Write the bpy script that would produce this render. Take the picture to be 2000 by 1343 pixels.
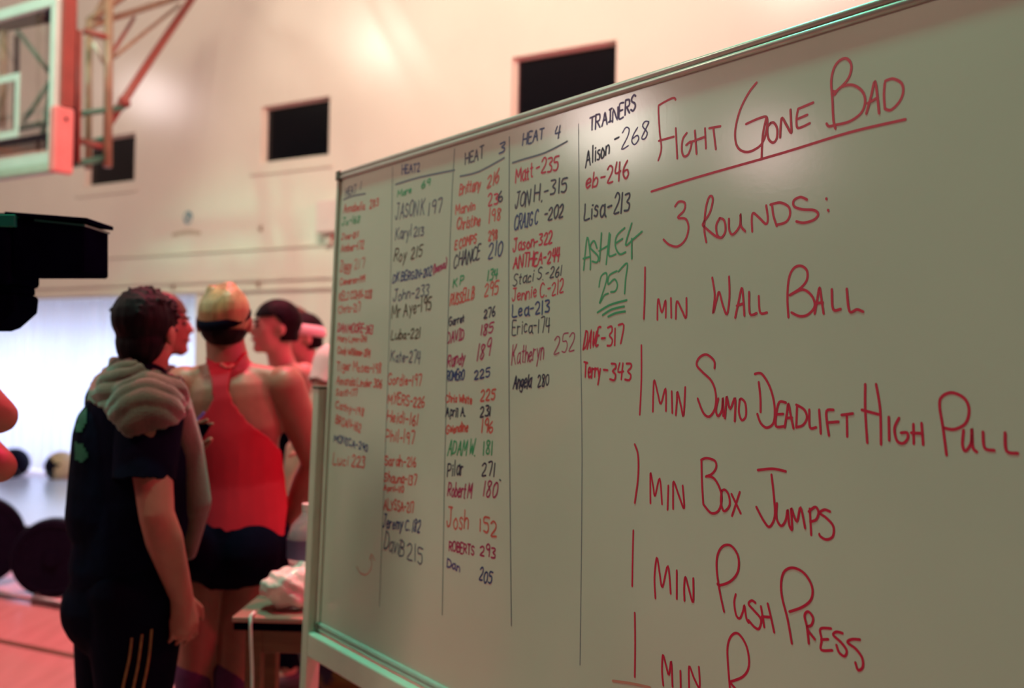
import bpy, bmesh, math, random
from mathutils import Vector as V, Matrix, Quaternion
random.seed(7)
for o in list(bpy.data.objects): bpy.data.objects.remove(o)
S = bpy.context.scene; COL = S.collection
PI = math.pi
# ------------------------------------------------------------------ camera
CAMH = 1.42; F = 2000.0
RC = Matrix.Rotation(PI/2 + math.radians(.96), 3, 'X') @ Matrix.Rotation(math.radians(1.0), 3, 'Z')
CC = V((0, 0, CAMH))
cd = bpy.data.cameras.new('camera'); cam = bpy.data.objects.new('camera', cd); COL.objects.link(cam)
cam.matrix_world = Matrix.Translation(CC) @ RC.to_4x4()
cd.sensor_width = 36; cd.lens = 36; cd.clip_start = .05; cd.clip_end = 100
cd.dof.use_dof = True; cd.dof.focus_distance = 1.45; cd.dof.aperture_fstop = 3.2
S.camera = cam
S.view_settings.view_transform = 'Standard'; S.view_settings.look = 'None'
S.view_settings.exposure = -0.4; S.view_settings.gamma = 1.0; S.view_settings.use_curve_mapping = False
# ------------------------------------------------------------------ world
w = bpy.data.worlds.new('world'); S.world = w; w.use_nodes = True
bg = w.node_tree.nodes['Background']; bg.inputs[0].default_value = (.50, .58, .62, 1); bg.inputs[1].default_value = .05

def ray(x, y):
    return RC @ V(((x-1000)/F, -(y-671.5)/F, -1.0))
def P(x, y, Y):
    d = ray(x, y); return CC + d*(Y/d.y)
def hit(x, y, p0, n):
    d = ray(x, y); return CC + d*((p0-CC).dot(n)/d.dot(n))
# wall frame: WD runs right along the wall, WN points into the room
W0 = V((-5.3613, 12.0, 0)); WD = V((.84494, -.53486, 0)).normalized(); WN = V((-.53486, -.84494, 0)).normalized()
UP = V((0, 0, 1))
def WP(t, z, out=0.0): return W0 + WD*t + UP*z + WN*out
# board frame
TL = V((-.4263, 2.48, 1.8702)); BU = V((.57714, -.81665, 0)).normalized(); BN0 = V((-.81665, -.57714, 0)).normalized()
TH = math.radians(1.6); BV = UP*math.cos(TH) - BN0*math.sin(TH); BN = BN0*math.cos(TH) + UP*math.sin(TH)
def BP(s, h, out=0.0): return TL + BU*s - BV*h + BN*out     # s along, h down, out towards viewer

# ------------------------------------------------------------------ lights
def area(name, loc, target, size, energy, color, sy=None, spread=PI):
    l = bpy.data.lights.new(name, 'AREA'); l.energy = energy; l.color = color; l.size = size
    if sy: l.shape = 'RECTANGLE'; l.size_y = sy
    l.spread = spread
    o = bpy.data.objects.new(name, l); COL.objects.link(o); o.location = loc
    d = V(target)-V(loc); o.rotation_euler = d.to_track_quat('-Z', 'Y').to_euler(); return o
def lamp(name, loc, radius, energy, color):
    l = bpy.data.lights.new(name, 'POINT'); l.energy = energy; l.color = color; l.shadow_soft_size = radius
    o = bpy.data.objects.new(name, l); COL.objects.link(o); o.location = loc; return o
def spot(name, loc, target, radius, energy, color, deg, blend=.6):
    l = bpy.data.lights.new(name, 'SPOT'); l.energy = energy; l.color = color; l.shadow_soft_size = radius
    l.spot_size = math.radians(deg); l.spot_blend = blend
    o = bpy.data.objects.new(name, l); COL.objects.link(o); o.location = loc
    d = V(target)-V(loc); o.rotation_euler = d.to_track_quat('-Z', 'Y').to_euler(); return o
RED = (1, .04, .14); TEAL = (.15, 1, .66)
area('warm_wall_fill', WP(7.5, 7.0, 4.5), WP(5.5, 3.2), 2.5, 370, (1, .90, .72), spread=2.3)  # added unseen area fills that brighten the back wall
area('warm_wall_fill', WP(-1, 7.2, 5.5), WP(0.5, 3), 2.5, 26, (1, .92, .70), spread=2.3)
area('red_stage_light', WP(12.5, 3.6, 2.6), WP(6.0, 3.6), .8, 260, RED)
spot('red_stage_light', (2.4, .9, 5.6), (-1.3, 3.6, .4), .15, 800, RED, 60)
spot('red_stage_light', (-.6, 5.2, 6.8), (-1.6, 4.3, 0), .2, 2700, RED, 70)
spot('green_stage_light', (-.9, 2.1, 6.6), (-.15, 2.15, 1.8), .2, 1250, TEAL, 46)
spot('green_stage_light', (-5.5, 2.5, 6.5), (-3.9, 7.2, 3.1), .25, 1200, TEAL, 30)
spot('board_fill_light', (-4.2, 1.5, 4.6), (.1, 1.7, 1.4), .4, 300, (1, .88, .64), 62, .8)  # added unseen spot, aimed to brighten the board and spare the people
lamp('ceiling_lamp', (-8.2, 3.85, 4.15), .40, 165, (1, .84, .76))
lamp('ceiling_lamp', (-8.3, 2.3, 3.9), .34, 80, (1, .66, .66))
lamp('ceiling_lamp', (-9.5, 6.7, 6.95), 0.40, 200, (.92, 1, .85))
lamp('ceiling_lamp', (-12.0, 10.3, 6.15), 0.4, 160, (1, .84, .84))

# ------------------------------------------------------------------ materials
MATS = {}
def mat(name, color, rough=.6, metal=0., spec=.5, noise=None, bump=None, emit=None, trans=None, alpha=None, sheen=0.):
    if name in MATS: return MATS[name]
    m = bpy.data.materials.new(name); m.use_nodes = True; nt = m.node_tree; b = nt.nodes['Principled BSDF']
    b.inputs['Base Color'].default_value = (*color, 1); b.inputs['Roughness'].default_value = rough
    b.inputs['Metallic'].default_value = metal; b.inputs['Specular IOR Level'].default_value = spec
    if sheen: b.inputs['Sheen Weight'].default_value = sheen
    tc = nt.nodes.new('ShaderNodeTexCoord')
    if noise:   # (color2, scale, contrast lo, hi, stretch)
        c2, sc, lo, hi, st = noise
        mp = nt.nodes.new('ShaderNodeMapping'); mp.inputs['Scale'].default_value = st
        nz = nt.nodes.new('ShaderNodeTexNoise'); nz.inputs['Scale'].default_value = sc; nz.inputs['Detail'].default_value = 4
        rp = nt.nodes.new('ShaderNodeValToRGB'); rp.color_ramp.elements[0].position = lo; rp.color_ramp.elements[1].position = hi
        rp.color_ramp.elements[0].color = (*color, 1); rp.color_ramp.elements[1].color = (*c2, 1)
        nt.links.new(tc.outputs['Object'], mp.inputs[0]); nt.links.new(mp.outputs[0], nz.inputs['Vector'])
        nt.links.new(nz.outputs[0], rp.inputs[0]); nt.links.new(rp.outputs[0], b.inputs['Base Color'])
    if bump:
        sc, stg, st = bump
        mp = nt.nodes.new('ShaderNodeMapping'); mp.inputs['Scale'].default_value = st
        nz = nt.nodes.new('ShaderNodeTexNoise'); nz.inputs['Scale'].default_value = sc; nz.inputs['Detail'].default_value = 3
        bp = nt.nodes.new('ShaderNodeBump'); bp.inputs['Strength'].default_value = stg; bp.inputs['Distance'].default_value = .01
        nt.links.new(tc.outputs['Object'], mp.inputs[0]); nt.links.new(mp.outputs[0], nz.inputs['Vector'])
        nt.links.new(nz.outputs[0], bp.inputs['Height']); nt.links.new(bp.outputs[0], b.inputs['Normal'])
    if emit: b.inputs['Emission Color'].default_value = (*emit[0], 1); b.inputs['Emission Strength'].default_value = emit[1]
    if trans: b.inputs['Transmission Weight'].default_value = trans
    if alpha is not None: b.inputs['Alpha'].default_value = alpha
    MATS[name] = m; return m
one = (1, 1, 1)
M_wall = mat('wall_paint', (.80, .74, .64), .19, noise=((.75, .69, .60), 1.2, .35, .7, one), bump=(4, .02, one))
M_trim = mat('wall_trim', (.74, .68, .58), .4, noise=((.7, .64, .55), 5, .3, .7, one))
M_floor = mat('gym_floor', (.52, .30, .28), .24, noise=((.44, .25, .23), 3, .35, .7, (6, .6, 1)), bump=(3, .04, (8, .5, 1)))
M_line = mat('court_line_paint', (.10, .05, .03), .3, noise=((.14, .08, .05), 8, .3, .7, one))
M_dark = mat('dark_room', (.012, .010, .010), .9, noise=((.03, .02, .015), 2, .4, .7, one))
M_ceil = mat('ceiling_paint', (.5, .47, .42), .8, noise=((.45, .42, .38), 2, .3, .7, one))
M_board = mat('whiteboard_enamel', (.60, .585, .50), .15, spec=.5, noise=((.56, .545, .47), 2.2, .35, .7, one), bump=(160, .006, one))
M_alu = mat('aluminium', (.66, .70, .64), .34, .35, noise=((.56, .60, .55), 30, .3, .7, (1, 1, 10)))
M_frame = mat('painted_frame', (.62, .61, .52), .42, noise=((.56, .55, .47), 14, .3, .7, one))
M_black = mat('black_plastic', (.0015, .0015, .008), .9, spec=.0, noise=((.002, .002, .012), 20, .3, .7, one))
M_rubber = mat('black_rubber', (.002, .002, .010), .6, spec=.08, noise=((.004, .004, .014), 30, .3, .7, one), bump=(80, .2, one))
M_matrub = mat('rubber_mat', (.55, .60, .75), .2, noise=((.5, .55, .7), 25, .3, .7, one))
M_steel = mat('steel_bar', (.20, .20, .20), .35, .8, noise=((.12, .12, .12), 30, .3, .7, one))
M_skin = mat('skin', (.33, .135, .095), .5, noise=((.28, .11, .08), 18, .35, .7, one), bump=(120, .05, one))
M_skin2 = mat('pale_skin', (.58, .34, .27), .5, noise=((.50, .28, .22), 18, .35, .7, one))
M_navy = mat('navy_cotton', (.003, .004, .018), .95, noise=((.002, .003, .010), 12, .3, .7, one), bump=(14, .5, one), spec=.05)
M_blackcloth = mat('black_cloth', (.002, .002, .009), .95, noise=((.003, .003, .012), 14, .3, .7, one), spec=.05, bump=(10, .4, one))
M_red = mat('red_cotton', (.52, .03, .055), .85, noise=((.42, .02, .04), 7, .3, .7, one), bump=(9, .5, (1, 1, .4)), spec=.2)
M_reddk = mat('purple_trim', (.12, .02, .22), .8, noise=((.10, .02, .2), 30, .3, .7, one))
M_towel = mat('grey_towel', (.095, .08, .055), .97, noise=((.07, .06, .045), 20, .3, .7, one), bump=(220, .3, one), spec=.1, sheen=.4)
M_hairdk = mat('dark_hair', (.004, .003, .006), .6, spec=.10, noise=((.014, .006, .008), 30, .45, .8, (1, 1, .25)), bump=(60, .6, (1, 1, .2)))
M_hairbr = mat('brown_hair', (.07, .03, .015), .5, noise=((.035, .015, .01), 30, .4, .8, (1, 1, .25)), bump=(60, .5, (1, 1, .2)))
M_hairbl = mat('blond_hair', (.46, .33, .16), .45, noise=((.24, .15, .07), 26, .35, .7, (1.6, 1.6, .35)), bump=(50, .6, (1, 1, .2)))
M_white = mat('white_cloth', (.78, .76, .74), .8, noise=((.7, .68, .66), 10, .3, .7, one), bump=(8, .4, one))
M_olive = mat('olive_cloth', (.035, .028, .02), .9, noise=((.02, .018, .014), 10, .3, .7, one))
M_sock = mat('purple_knit', (.10, .02, .10), .85, noise=((.07, .01, .07), 30, .3, .7, one))
M_shoe = mat('shoe_leather', (.03, .03, .04), .5, noise=((.05, .05, .06), 10, .3, .7, one))
M_gold = mat('gold_stripe', (.26, .14, .04), .7, noise=((.16, .08, .03), 60, .3, .7, one))
M_green = mat('green_print', (.0, .12, .06), .8, noise=((.0, .06, .04), 18, .35, .65, one))
M_wood = mat('table_wood', (.20, .10, .045), .5, noise=((.13, .06, .03), 6, .3, .7, (1, 12, 12)))
M_tabletop = mat('table_laminate', (.42, .20, .17), .35, noise=((.36, .17, .14), 8, .3, .7, one))
M_padpink = mat('pad_foam', (.80, .22, .22), .6, noise=((.74, .19, .19), 8, .3, .7, one))
M_redsteel = mat('red_steel', (.32, .06, .05), .5, noise=((.25, .05, .04), 10, .3, .7, one))
M_tube = mat('truss_steel', (.34, .20, .13), .45, noise=((.25, .15, .1), 10, .3, .7, one))
M_bframe = mat('backboard_frame', (.62, .66, .62), .4, noise=((.55, .6, .56), 10, .3, .7, one))
M_glass = mat('clear_glass', (.9, .95, .95), .03, trans=1.0, alpha=.25)
M_ball = mat('ball_leather', (.5, .36, .2), .5, noise=((.42, .3, .17), 10, .3, .7, one))
M_plastic = mat('clear_plastic', (.85, .8, .85), .12, trans=.75, noise=((.8, .75, .8), 6, .3, .7, one))
M_camo = mat('camouflage_cloth', (.008, .008, .03), .9, noise=((.10, .07, .01), 9, .48, .56, one), bump=(8, .5, one))
M_blue = mat('blue_paint', (.10, .22, .30), .5, noise=((.2, .33, .36), 14, .35, .65, one))
M_brownpaint = mat('brown_paint', (.36, .27, .18), .5, noise=((.42, .33, .22), 14, .35, .65, one))
M_eye = mat('dark_eye', (.015, .008, .008), .3)
M_lip = mat('lip', (.35, .10, .08), .5)
M_pinkbox = mat('beige_plastic', (.75, .60, .56), .5, noise=((.7, .55, .52), 8, .3, .7, one))
INK = {'r': mat('red_ink', (.60, .004, .045), .5), 'p': mat('red_orange_ink', (.62, .075, .06), .5), 'm': mat('magenta_ink', (.40, .012, .09), .5),
       'g': mat('green_ink', (.03, .30, .13), .5), 'k': mat('navy_ink', (.02, .02, .06), .5), 'b': mat('blue_ink', (.02, .045, .17), .5),
       'n': mat('brown_ink', (.07, .05, .025), .5), 'v': mat('violet_ink', (.09, .06, .22), .5), 'l': mat('faint_line_ink', (.16, .19, .19), .5),
       's': mat('grey_ink', (.10, .11, .16), .5), 'f': mat('faint_red_ink', (.60, .24, .19), .5)}

# ------------------------------------------------------------------ object helpers
def tag(o, label=None, cat=None, group=None, kind=None):
    if label: o['label'] = label
    if cat: o['category'] = cat
    if group: o['group'] = group
    if kind: o['kind'] = kind
    return o
def empty(name, loc, label=None, cat=None, group=None, kind=None):
    o = bpy.data.objects.new(name, None); COL.objects.link(o); o.location = loc; o.empty_display_size = .1
    return tag(o, label, cat, group, kind)
def obj(name, bm, m, parent=None, smooth=False, bevel=0):
    me = bpy.data.meshes.new(name)
    bmesh.ops.recalc_face_normals(bm, faces=bm.faces)
    if smooth:
        for f in bm.faces: f.smooth = True
    bm.to_mesh(me); bm.free(); me.materials.append(m)
    o = bpy.data.objects.new(name, me); COL.objects.link(o)
    if bevel:
        md = o.modifiers.new('bevel', 'BEVEL'); md.width = bevel; md.segments = 2; md.limit_method = 'ANGLE'
    if parent:
        o.parent = parent
        pm = parent.matrix_basis if parent.parent is None else Matrix.Identity(4)   # parts sit at the world origin already
        o.matrix_parent_inverse = pm.inverted()
    return o
def B(): return bmesh.new()
def add_hex(bm, pts):   # 8 pts: bottom 4, top 4
    vs = [bm.verts.new(p) for p in pts]
    for f in ((0, 1, 2, 3), (7, 6, 5, 4), (0, 4, 5, 1), (1, 5, 6, 2), (2, 6, 7, 3), (3, 7, 4, 0)): bm.faces.new([vs[i] for i in f])
def add_box(bm, c, ax, ay, az):  # half-vectors
    c = V(c); add_hex(bm, [c-ax-ay-az, c+ax-ay-az, c+ax+ay-az, c-ax+ay-az, c-ax-ay+az, c+ax-ay+az, c+ax+ay+az, c-ax+ay+az])
def box(c, sx, sy, sz, rz=0):
    bm = B(); ax = V((math.cos(rz), math.sin(rz), 0))*sx/2; ay = V((-math.sin(rz), math.cos(rz), 0))*sy/2
    add_box(bm, c, ax, ay, UP*sz/2); return bm
def frame_of(d):
    d = d.normalized(); a = d.cross(UP) if abs(d.z) < .95 else d.cross(V((1, 0, 0))); a.normalize(); return a, d.cross(a).normalized()
def add_tube(bm, pts, rad, n=10, cap=True, wide=None, ws=1.0):
    pts = [V(p) for p in pts]; rr = rad if isinstance(rad, (list, tuple)) else [rad]*len(pts)
    rings = []
    for i, p in enumerate(pts):
        d = (pts[min(i+1, len(pts)-1)]-pts[max(i-1, 0)]).normalized()
        if wide is not None:
            a = (wide - d*wide.dot(d)).normalized(); b = d.cross(a).normalized()
        else:
            a, b = frame_of(d)
            if rings:
                a = (pa - d*pa.dot(d)).normalized(); b = d.cross(a).normalized()
        pa = a
        rings.append([bm.verts.new(p + a*(math.cos(2*PI*k/n)*rr[i]*ws) + b*(math.sin(2*PI*k/n)*rr[i])) for k in range(n)])
    for i in range(len(rings)-1):
        for k in range(n): bm.faces.new((rings[i][k], rings[i][(k+1) % n], rings[i+1][(k+1) % n], rings[i+1][k]))
    if cap: bm.faces.new(rings[0][::-1]); bm.faces.new(rings[-1])
def tube(pts, rad, n=10, **k): bm = B(); add_tube(bm, pts, rad, n, **k); return bm
def add_caps(bm, p0, p1, r0, r1, wide=None, ws=1.0, n=24):
    p0, p1 = V(p0), V(p1); d = p1-p0; L = d.length
    if L < 1e-6: d = UP.copy(); L = 1e-6; p1 = p0+d*L
    d = d/L if L > 1e-5 else UP.copy(); pts = []; rs = []
    for k in range(4): t = PI/2*(k+.35)/4.35; pts.append(p0-d*(r0*math.cos(t))); rs.append(r0*math.sin(t))
    for k in range(5): t = k/4; pts.append(p0.lerp(p1, t)); rs.append(r0+(r1-r0)*t)
    for k in range(3, -1, -1): t = PI/2*(k+.35)/4.35; pts.append(p1+d*(r1*math.cos(t))); rs.append(r1*math.sin(t))
    if wide is None:
        a, _ = frame_of(d); wide = a
    add_tube_straight(bm, pts, rs, d, wide, ws, n)
def add_tube_straight(bm, pts, rs, d, wide, ws, n):
    a = (wide-d*wide.dot(d))
    if a.length < 1e-4: a, _ = frame_of(d)
    a.normalize(); b = d.cross(a).normalized(); rings = []
    for p, r in zip(pts, rs): rings.append([bm.verts.new(p + a*(math.cos(2*PI*k/n)*r*ws) + b*(math.sin(2*PI*k/n)*r)) for k in range(n)])
    for i in range(len(rings)-1):
        for k in range(n): bm.faces.new((rings[i][k], rings[i][(k+1) % n], rings[i+1][(k+1) % n], rings[i+1][k]))
    bm.faces.new(rings[0][::-1]); bm.faces.new(rings[-1])
def add_ell(bm, c, ax, ay, az, seg=16, rg=10):
    c = V(c); m = Matrix(((ax.x, ay.x, az.x, c.x), (ax.y, ay.y, az.y, c.y), (ax.z, ay.z, az.z, c.z), (0, 0, 0, 1)))
    bmesh.ops.create_uvsphere(bm, u_segments=seg, v_segments=rg, radius=1, matrix=m)
def blob(name, prims, vox, m, parent, smooth_it=6, mask=None, inflate=0, solid=0, disp=None):
    """union of the closed primitive volumes -> one continuous surface"""
    bm = B()
    for q in prims:
        if q[0] == 'c': add_caps(bm, *q[1:])
        else: add_ell(bm, *q[1:])
    bmesh.ops.recalc_face_normals(bm, faces=bm.faces)
    me = bpy.data.meshes.new(name); bm.to_mesh(me); bm.free()
    o = bpy.data.objects.new(name, me); COL.objects.link(o)
    r = o.modifiers.new('r', 'REMESH'); r.mode = 'VOXEL'; r.voxel_size = vox
    s = o.modifiers.new('s', 'SMOOTH'); s.iterations = smooth_it; s.factor = .5
    dg = bpy.context.evaluated_depsgraph_get(); dg.update()
    me2 = bpy.data.meshes.new_from_object(o.evaluated_get(dg)); bpy.data.objects.remove(o); bpy.data.meshes.remove(me)
    bm = B(); bm.from_mesh(me2); bpy.data.meshes.remove(me2)
    if mask:
        bmesh.ops.delete(bm, geom=[f for f in bm.faces if not mask(f.calc_center_median())], context='FACES')
        bd = [v for v in bm.verts if v.is_boundary]
        for _ in range(4): bmesh.ops.smooth_vert(bm, verts=bd, factor=.5, use_axis_x=True, use_axis_y=True, use_axis_z=True)
    if disp:
        bm.normal_update(); mv = [(v, v.normal*disp(v.co)) for v in bm.verts]
        for v, q_ in mv: v.co += q_
    o = obj2(name, bm, m, parent)
    if solid:
        s = o.modifiers.new('solid', 'SOLIDIFY'); s.thickness = solid; s.offset = 1
    return o
def obj2(name, bm, m, parent):
    for f in bm.faces: f.smooth = True
    me = bpy.data.meshes.new(name); bm.to_mesh(me); bm.free(); me.materials.append(m)
    o = bpy.data.objects.new(name, me); COL.objects.link(o)
    if parent: o.parent = parent; o.matrix_parent_inverse = parent.matrix_basis.inverted()
    return o
def proj(p):
    q = RC.transposed() @ (V(p)-CC); return (1000+F*q.x/-q.z, 671.5-F*q.y/-q.z)
def inpoly(x, y, poly):
    c = False; j = len(poly)-1
    for i in range(len(poly)):
        if (poly[i][1] > y) != (poly[j][1] > y) and x < (poly[j][0]-poly[i][0])*(y-poly[i][1])/(poly[j][1]-poly[i][1])+poly[i][0]: c = not c
        j = i
    return c

# ------------------------------------------------------------------ setting
Fc = WP(2.5, 0, 6)
def wquad(bm, t0, t1, z0, z1, o0, o1): add_box(bm, WP((t0+t1)/2, (z0+z1)/2, (o0+o1)/2), WD*(t1-t0)/2, WN*(o1-o0)/2, UP*(z1-z0)/2)
bm = B(); add_box(bm, Fc-UP*.1, WD*13.5, WN*8, UP*.1); floor = tag(obj('floor', bm, M_floor), kind='structure')
HT = 7.6
# openings: (t0,t1,z0,z1)
OPN = [(.50, 1.38, 3.33, 3.87), (3.33, 4.24, 3.35, 3.92), (6.30, 7.28, 3.40, 3.99)]
DOOR = (-3.6, 2.42, 0, 2.06)
def wall_with_holes(name, t0, t1, z0, z1, holes):
    bm = B(); ts = sorted({t0, t1, *[h[0] for h in holes], *[h[1] for h in holes]}); zs = sorted({z0, z1, *[h[2] for h in holes], *[h[3] for h in holes]})
    for i in range(len(ts)-1):
        for j in range(len(zs)-1):
            tm, zm = (ts[i]+ts[i+1])/2, (zs[j]+zs[j+1])/2
            if any(h[0] < tm < h[1] and h[2] < zm < h[3] for h in holes): continue
            wquad(bm, ts[i], ts[i+1], zs[j], zs[j+1], -.2, 0)
    bmesh.ops.remove_doubles(bm, verts=bm.verts, dist=1e-5)
    inner = {}
    for f in bm.faces:
        k = tuple(round(x, 4) for x in f.calc_center_median()); inner.setdefault(k, []).append(f)
    bmesh.ops.delete(bm, geom=[f for k, v in inner.items() if len(v) > 1 for f in v], context='FACES')
    return tag(obj(name, bm, M_wall), kind='structure')
wall = wall_with_holes('wall_back', -11, 16, 0, HT, OPN + [DOOR])
bm = B(); add_box(bm, WP(-11.1, HT/2, 6), WD*.1, WN*8, UP*HT/2); tag(obj('wall_left', bm, M_wall), kind='structure')
bm = B(); add_box(bm, WP(16.1, HT/2, 6), WD*.1, WN*8, UP*HT/2); tag(obj('wall_right', bm, M_wall), kind='structure')
bm = B(); add_box(bm, WP(2.5, HT+.1, 6), WD*13.6, WN*8, UP*.1); tag(obj('ceiling', bm, M_ceil), kind='structure')
def recess(name, h, n):
    t0, t1, z0, z1 = h
    e = empty(name, WP((t0+t1)/2, z0, -.1), 'dark opening high in the pale back wall, ' + n, None, None, 'structure')
    bm = B(); d = 1.6
    for a in ((t0-.05, t0, z0, z1), (t1, t1+.05, z0, z1), (t0, t1, z0-.05, z0), (t0, t1, z1, z1+.05)): wquad(bm, *a, -.2-d, -.2)
    wquad(bm, t0-.05, t1+.05, z0-.05, z1+.05, -.25-d, -.2-d); obj('dark_recess', bm, M_dark, e)
    bm = B(); wquad(bm, t0, t1, z0, z1, -.075, -.07); gl = obj('pane', bm, mat('window_glass', (.004, .004, .006), .12, spec=.4), e)
    fr = B(); q = .022
    wquad(fr, t0, t0+q, z0, z1, -.10, -.045); wquad(fr, t1-q, t1, z0, z1, -.10, -.045)
    wquad(fr, t0+q, t1-q, z0, z0+q, -.10, -.045); wquad(fr, t0+q, t1-q, z1-q, z1, -.10, -.045); obj('window_frame', fr, M_trim, e)
    s = B(); wquad(s, t0-.14, t1+.06, z0-.115, z0-.08, .0005, .014); obj('window_sill', s, M_trim, e, bevel=.004)
recess('window_1', OPN[0], 'beside the basketball rig'); recess('window_2', OPN[1], 'between rig and whiteboard'); recess('window_3', OPN[2], 'cut off by the top edge of the whiteboard')
# bright glazed door with curtain
e = empty('window_4', WP(-.6, 0, -.15), 'wide daylit glass door behind the thin curtain', None, None, 'structure')
bm = B(); wquad(bm, -3.6, 2.42, 0.0, 1.66, -.62, -.6)
M_day = mat('daylit_glass', (.8, .85, 1), .3, emit=((.58, .70, 1.0), 4.0)); obj('pane', bm, M_day, e)
bm = B(); wquad(bm, -3.65, -3.6, 0, 2.06, -.66, -.2); wquad(bm, 2.42, 2.47, 0, 2.06, -.66, -.2); wquad(bm, -3.6, 2.42, 1.66, 2.06, -.66, -.5); wquad(bm, -3.6, 2.42, 2.06, 2.1, -.66, -.2)
obj('door_frame', bm, M_trim, e)
# curtain
def curtain(t0, t1, z0, z1, label):
    bm = B(); n = int((t1-t0)/.018); cols = []
    ph = random.random()*9
    for i in range(n+1):
        t = t0+(t1-t0)*i/n
        col = []
        for j in range(9):
            z = z1-(z1-z0)*j/8; am = .018+.02*j/8
            o = am*math.sin(t*34+ph+.6*math.sin(t*5))+.012*math.sin(t*71+j*.4)
            col.append(bm.verts.new(WP(t, z, -.13+o)))
        cols.append(col)
    for i in range(n):
        for j in range(8): bm.faces.new((cols[i][j], cols[i+1][j], cols[i+1][j+1], cols[i][j+1]))
    m = bpy.data.materials.get('sheer_curtain')
    if not m:
        m = bpy.data.materials.new('sheer_curtain'); m.use_nodes = True; nt = m.node_tree; nt.nodes.clear()
        out = nt.nodes.new('ShaderNodeOutputMaterial'); mx = nt.nodes.new('ShaderNodeMixShader'); d = nt.nodes.new('ShaderNodeBsdfDiffuse'); tr = nt.nodes.new('ShaderNodeBsdfTranslucent')
        tc = nt.nodes.new('ShaderNodeTexCoord'); nz = nt.nodes.new('ShaderNodeTexNoise'); nz.inputs['Scale'].default_value = 2.2
        rp = nt.nodes.new('ShaderNodeValToRGB'); rp.color_ramp.elements[0].color = (.72, .74, .80, 1); rp.color_ramp.elements[1].color = (.88, .9, .95, 1)
        nt.links.new(tc.outputs['Object'], nz.inputs['Vector']); nt.links.new(nz.outputs[0], rp.inputs[0])
        nt.links.new(rp.outputs[0], d.inputs[0]); nt.links.new(rp.outputs[0], tr.inputs[0]); mx.inputs[0].default_value = .6
        nt.links.new(d.outputs[0], mx.inputs[1]); nt.links.new(tr.outputs[0], mx.inputs[2]); nt.links.new(mx.outputs[0], out.inputs[0])
    for f in bm.faces: f.smooth = True
    o = obj('curtain', bm, m); return tag(o, label, 'curtain')
curtain(-3.58, 2.40, .02, 2.05, 'sheer white curtain glowing with daylight behind the man with the towel')
# thin wall trims
for i, (z0, z1, o, nm) in enumerate(((2.488, 2.505, .018, ''), (2.175, 2.215, .022, ''), (2.075, 2.10, .03, ''))):
    bm = B(); wquad(bm, -10.9, 15.9, z0, z1, .0005, o); tag(obj('trim_%d' % (i+1), bm, M_trim, bevel=.004), kind='structure')
bm = B(); wquad(bm, 2.47, 15.9, 0, .10, .0005, .015); tag(obj('baseboard_back', bm, M_trim), kind='structure')
# small wall fittings
bm = B(); wquad(bm, 4.20, 4.48, 2.60, 2.90, .001, .12); b1 = B()
wb = empty('wall_box', WP(4.34, 2.6, 0), 'pinkish beige box on the back wall beside the whiteboard corner', 'box')
obj('housing', bm, M_pinkbox, wb, bevel=.01); wquad(b1, 4.27, 4.33, 2.50, 2.598, .005, .06); obj('conduit', b1, M_frame, wb)
for t, z, lab in ((3.36, 2.70, 'small brown hook on the bare wall, upper one'), (3.37, 2.14, 'small hook on the wall rail above the standing group'), (2.10, 2.14, 'small hook on the wall rail above the dark haired man with towel')):
    h = empty('wall_hook', WP(t, z, 0), lab, 'hook')
    bm = B(); wquad(bm, t-.014, t+.014, z-.03, z+.03, .031, .036) if z < 2.3 else wquad(bm, t-.014, t+.014, z-.03, z+.03, .0005, .006)
    o0 = .036 if z < 2.3 else .006
    obj('plate', bm, M_tube, h); obj('peg', tube([WP(t, z, o0), WP(t, z-.008, o0+.03), WP(t, z+.012, o0+.04)], .005, 6), M_tube, h)
# emblem painted on the wall
em = empty('painted_emblem', WP(2.27, 2.72, .001), 'small round blue emblem over a curved brown line of lettering on the wall', 'emblem')
bm = B()
def flat_ring(bm, t, z, r0, r1, a0=0, a1=2*PI, n=28, o=.002, sx=1.):
    pr = None
    for k in range(n+1):
        a = a0+(a1-a0)*k/n
        q = (bm.verts.new(WP(t+math.cos(a)*r0*sx, z+math.sin(a)*r0, o)), bm.verts.new(WP(t+math.cos(a)*r1*sx, z+math.sin(a)*r1, o)))
        if pr: bm.faces.new((pr[0], pr[1], q[1], q[0]))
        pr = q
flat_ring(bm, 2.27, 2.875, .052, .07); flat_ring(bm, 2.285, 2.895, .001, .034, o=.0022); flat_ring(bm, 2.25, 2.845, .001, .024, o=.0022)
obj('roundel', bm, M_blue, em)
bm = B()
for k in range(13):
    a = PI*.5+(.21-k*.42/12); r = 1.0; ct, cz = 2.25+math.cos(a)*r, 1.725+math.sin(a)*r
    wquad(bm, ct-.011, ct+.011, cz-.018-.006*(k % 3), cz+.016, .0012, .003)
obj('lettering', bm, M_brownpaint, em)
# floor markings
def floor_strip(p0, p1, wd, name='court_line'):
    p0, p1 = V(p0), V(p1); d = (p1-p0).normalized(); nn = V((-d.y, d.x, 0))
    bm = B(); c = (p0+p1)/2+UP*.0012; add_box(bm, c, d*(p1-p0).length/2, nn*wd/2, UP*.001); return obj(name, bm, M_line, floor)
def FP(x, y): return hit(x, y, V((0, 0, 0)), UP)
floor_strip(FP(-300, 1190), FP(152, 1283), .05)
floor_strip(FP(152, 1283), FP(620, 1379), .05)

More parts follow.
